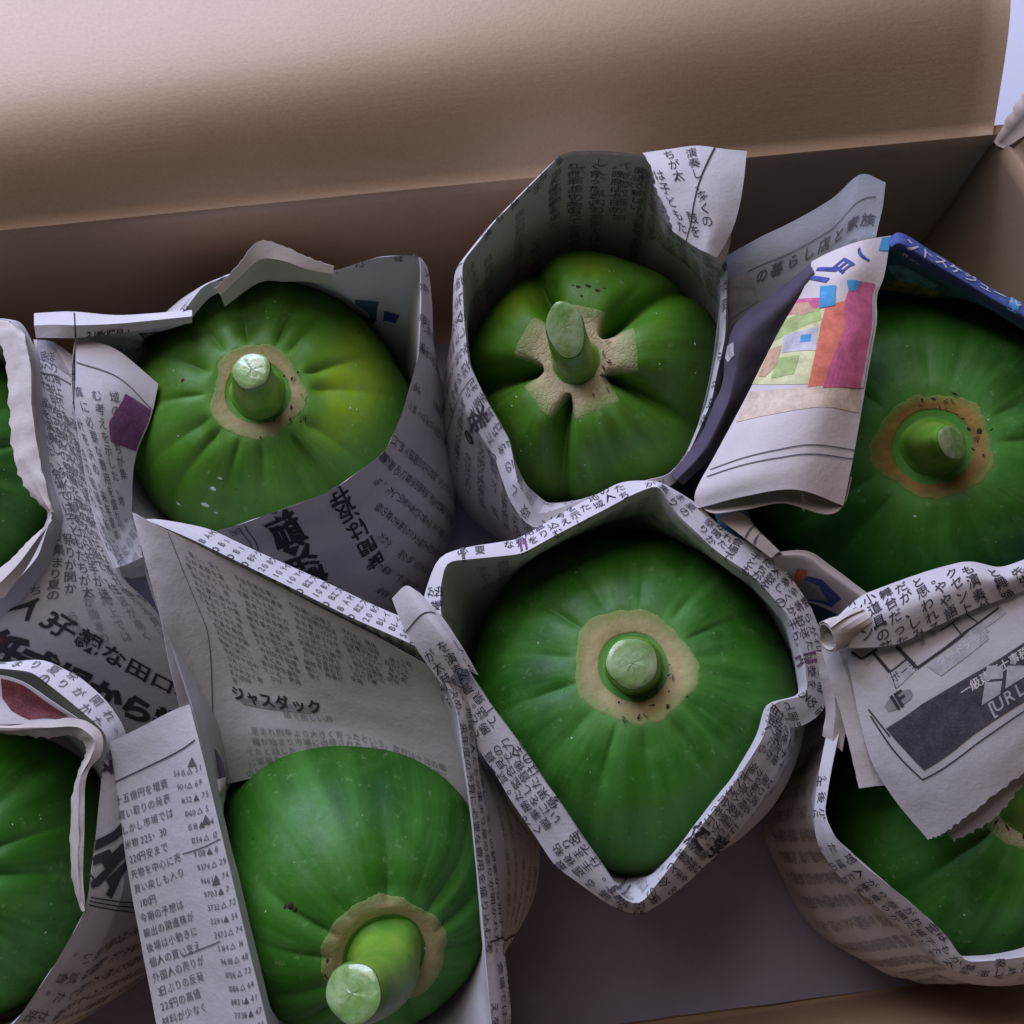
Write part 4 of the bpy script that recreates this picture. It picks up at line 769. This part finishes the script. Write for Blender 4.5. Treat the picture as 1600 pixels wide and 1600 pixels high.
Pn.patch([(1382, 1104), (1386, 1095), (1412, 1078), (1422, 1077), (1426, 1084), (1422, 1093), (1396, 1110), (1387, 1111)], GREY, 2); Pn.text_px('1F', (1396, 1098), (1411, 1088), INK, .03, size=.72)
Pn.text_px('一級建築士事務所(愛知県知事登録', (1508, 1078), (1615, 1010), WHITE, .015, size=.40, sp=1.0); Pn.text_px('[URL]http', (1549, 1106), (1606, 1068), LGREY, .01, size=.62)
Pn.patch([(1541, 1040), (1566, 1041), (1566, 1060), (1539, 1062)], LGREY, 4); Pn.patch([(1538, 1066), (1565, 1064), (1562, 1084), (1533, 1102)], LGREY, 4); Pn.patch([(1573, 1040), (1612, 1040), (1612, 1050), (1570, 1076)], LGREY, 4)
Pn.build('floor_plan_page', PAPER, wF)
S = grid([[(x+10, y-12, z-.35) for x, y, z in row] for row in [[(1385, 1112, 14.6), (1440, 1095, 14.9), (1525, 1060, 15), (1610, 1025, 15), (1715, 985, 15)], [(1402, 1195, 14.2), (1475, 1170, 14.6), (1550, 1130, 14.8), (1625, 1090, 14.8), (1730, 1050, 14.8)], [(1425, 1262, 13.9), (1490, 1240, 14.2), (1570, 1190, 14.4), (1645, 1150, 14.4), (1745, 1110, 14.4)], [(1480, 1326, 13.6), (1545, 1288, 13.9), (1600, 1226, 14.2), (1665, 1190, 14.2), (1760, 1150, 14.2)]]], 14, 10, seed=40, wr=.03, jag={'r1': .10}); S.build('under_page', PAPER, wF)
# curled bundle at the left of the floor-plan page
def curl(parent, c0, c1, rad, turns, name, m, seed=0, r_end=None, ph=0.0):
    c0 = pt(*c0); c1 = pt(*c1); d = (c1-c0); L = np.linalg.norm(d); d /= L; x_ = np.cross(d, (0, 0, 1)); x_ /= np.linalg.norm(x_); y_ = np.cross(x_, d); G = []
    for k in range(18):
        f = k/17; row = []
        for j in range(int(22*turns)+1):
            a = ph+j/22*6.283; r_ = rad*(1-.28*j/(22*turns))*(1+((r_end or 1)-1)*f)*(1+.22*math.sin(2*a+seed+f*2)+.08*math.sin(3*a+f*5)); row.append(c0+d*L*f+(x_*math.cos(a)+y_*math.sin(a))*r_)
        G.append(row)
    S = Sheet(np.array(G), wr=.03, seed=seed, lam=2.0); return S.build(name, m, parent)
curl(wF, (1292, 998, 16.4), (1345, 968, 16.0), .50, 1.8, 'curled_end', CREAM, 3, ph=2)
S = grid([[(1284, 1015, 14.8), (1308, 1010, 15.0), (1350, 1018, 14.9)], [(1296, 1060, 14.6), (1322, 1050, 14.9), (1370, 1060, 14.7)], [(1312, 1110, 14.3), (1338, 1105, 14.6), (1390, 1112, 14.5)], [(1328, 1170, 14), (1352, 1165, 14.3), (1410, 1165, 14.2)], [(1342, 1232, 13.7), (1368, 1228, 13.9), (1425, 1224, 14)]], 7, 8, lin_u=True, seed=42, wr=.05, lam=2.5, jag={'c0': .02}); S.build('layered_edge', CREAM, wF)
S = grid([[(1275, 1020, 14.4), (1290, 1020, 14.5), (1305, 1030, 14.5)], [(1282, 1070, 13.8), (1300, 1065, 14.2), (1322, 1085, 14)], [(1290, 1110, 13.2), (1305, 1110, 13.8), (1325, 1120, 13.7)], [(1285, 1150, 12.6), (1300, 1160, 13.2), (1316, 1175, 13.2)]], 7, 8, lin_u=True, seed=43, wr=.06, lam=2.5); S.build('crumpled_edge', CREAM, wF)
# --- wrap G and H
wG = wrap('newspaper wrap with a pale serrated border at the far left')
Gb = bag('G', [(18, 500, 13.6, .3, .5), (45, 560, 13.5, .2, .8), (50, 640, 13.4, .2, .8), (62, 740, 13.3, .2, .8), (82, 800, 13.2, .2, .8), (60, 870, 13.1, .2, .8), (10, 925, 13, .3, .8), (-60, 985, 12.8), (-200, 1010, 12.8), (-320, 900, 12.8), (-330, 650, 13), (-250, 520, 13), (-120, 495, 13.2)], seed=45, low=.2); Gb.build('sleeve', PAPER, wG, thick=False)
S = grid([[(-20, 498, 13.9), (12, 500, 14.1), (35, 515, 14), (52, 535, 13.6)], [(-10, 520, 14.1), (20, 520, 14.25), (40, 530, 14.3), (52, 560, 13.7)], [(8, 560, 14), (24, 565, 14.1), (48, 570, 14.4), (54, 590, 13.7)], [(14, 630, 13.9), (32, 630, 14.0), (50, 635, 14.2), (58, 650, 13.6)], [(20, 710, 13.8), (42, 705, 13.9), (60, 705, 14), (68, 715, 13.5)], [(42, 765, 13.7), (60, 765, 13.85), (75, 768, 13.8), (80, 775, 13.4)], [(74, 802, 13.5), (80, 800, 13.7), (84, 800, 13.6), (87, 802, 13.3)]], 7, 8, lin_u=True, seed=46, wr=.09, lam=1.8, jag={'c0': .11}); S.build('torn_border', CREAM, wG)
S = grid([[(84, 800, 13.5), (80, 812, 13.7), (72, 820, 13.4)], [(62, 850, 13.4), (52, 850, 13.7), (44, 845, 13.4)], [(40, 890, 13.3), (25, 885, 13.6), (15, 875, 13.3)], [(5, 935, 13.1), (-15, 925, 13.4), (-25, 905, 13.1)]], 6, 8, lin_u=True, seed=47, wr=.04, jag={'c1': .05}); S.build('torn_border', CREAM, wG)
wH = wrap('newspaper wrap with a dark red patch and torn lip at the lower left')
Hb = bag('H', [(-60, 1045, 13.6), (0, 1045, 13.8, .3, .4), (50, 1050, 13.9, .6, .4), (95, 1085, 13.9, .8, .4), (135, 1118, 13.8, .8, .4), (168, 1148, 13.6, .6, .5), (160, 1200, 13.4, .6, 1), (150, 1300, 13.2, .8, 1.2), (138, 1400, 13, .8, 1.2), (130, 1430, 12.9, .6, 1.3), (90, 1500, 12.8, .7, 1.3), (30, 1590, 12.6, .7, 1.3), (-60, 1680, 12.6), (-250, 1680, 12.6), (-340, 1400, 12.8), (-280, 1130, 13)], seed=48, low=.4, lowdir=[(1, -.4, 2.4)], wr=.05)
Hb.fill(0, Hb.S[-1], Hb.t_rim+.1, Hb.t_rim+1.2, 0, .42, .55, INK2, 111, box=(0, 1030, 200, 1180)); Hb.fill(0, Hb.S[-1], Hb.t_rim+.3, Hb.t_rim+13, .1, .5, .74, INK2, 112, box=(0, 1440, 260, 1640))
for k in (0, 6, 12): Hb.line((132, 1400+k), (218, 1412+k*1.3), .04, INK, 3)
Hb.text_px('小', (168, 1360), (175, 1372), INK, .05, size=1.7); Hb.text_px('川', (185, 1330), (190, 1340), INK, .05, size=1.9); Hb.text_px('え', (164, 1200), (168, 1212), INK, .04, size=.8)
Hb.patch([(0, 1058), (28, 1068), (60, 1090), (100, 1118), (98, 1126), (50, 1128), (20, 1112), (0, 1090)], RED, 2); Hb.build('sleeve', PAPER, wH, thick=False)
S = grid([[(-40, 1052, 13.6), (5, 1056, 13.7), (40, 1068, 13.7), (80, 1095, 13.6), (120, 1122, 13.5)], [(-40, 1090, 13.3), (5, 1092, 13.4), (40, 1100, 13.4), (80, 1112, 13.4), (125, 1130, 13.4)], [(-40, 1130, 13.3), (5, 1132, 13.4), (45, 1130, 13.4), (85, 1128, 13.4), (128, 1136, 13.4)]], 8, 7, seed=51, wr=.03)
S.patch([(2, 1060), (40, 1072), (108, 1118), (92, 1124), (45, 1124), (18, 1110), (4, 1090)], RED, 2); S.build('inner_page', PAPER, wH)
S = grid([[(-30, 1132, 13.7), (20, 1132, 13.9), (70, 1126, 14), (118, 1122, 14), (145, 1132, 14), (160, 1150, 13.9), (158, 1180, 13.8), (135, 1215, 13.7), (132, 1300, 13.5), (130, 1370, 13.3), (134, 1425, 13.1)], [(-30, 1138, 13.9), (20, 1140, 14), (70, 1138, 14.1), (115, 1136, 14.1), (136, 1146, 14.1), (148, 1160, 14), (142, 1182, 13.9), (124, 1220, 13.8), (121, 1300, 13.6), (120, 1370, 13.4), (130, 1424, 13.2)], [(-30, 1142, 13.5), (20, 1147, 13.6), (70, 1152, 13.6), (110, 1150, 13.6), (126, 1158, 13.6), (132, 1170, 13.5), (128, 1190, 13.4), (114, 1228, 13.3), (110, 1300, 13.1), (112, 1370, 12.9), (126, 1422, 12.9)]], 7, 6, lin_v=True, seed=52, wr=.08, lam=1.8, jag={'r1': .11}); S.build('torn_lip', CREAM, wH)
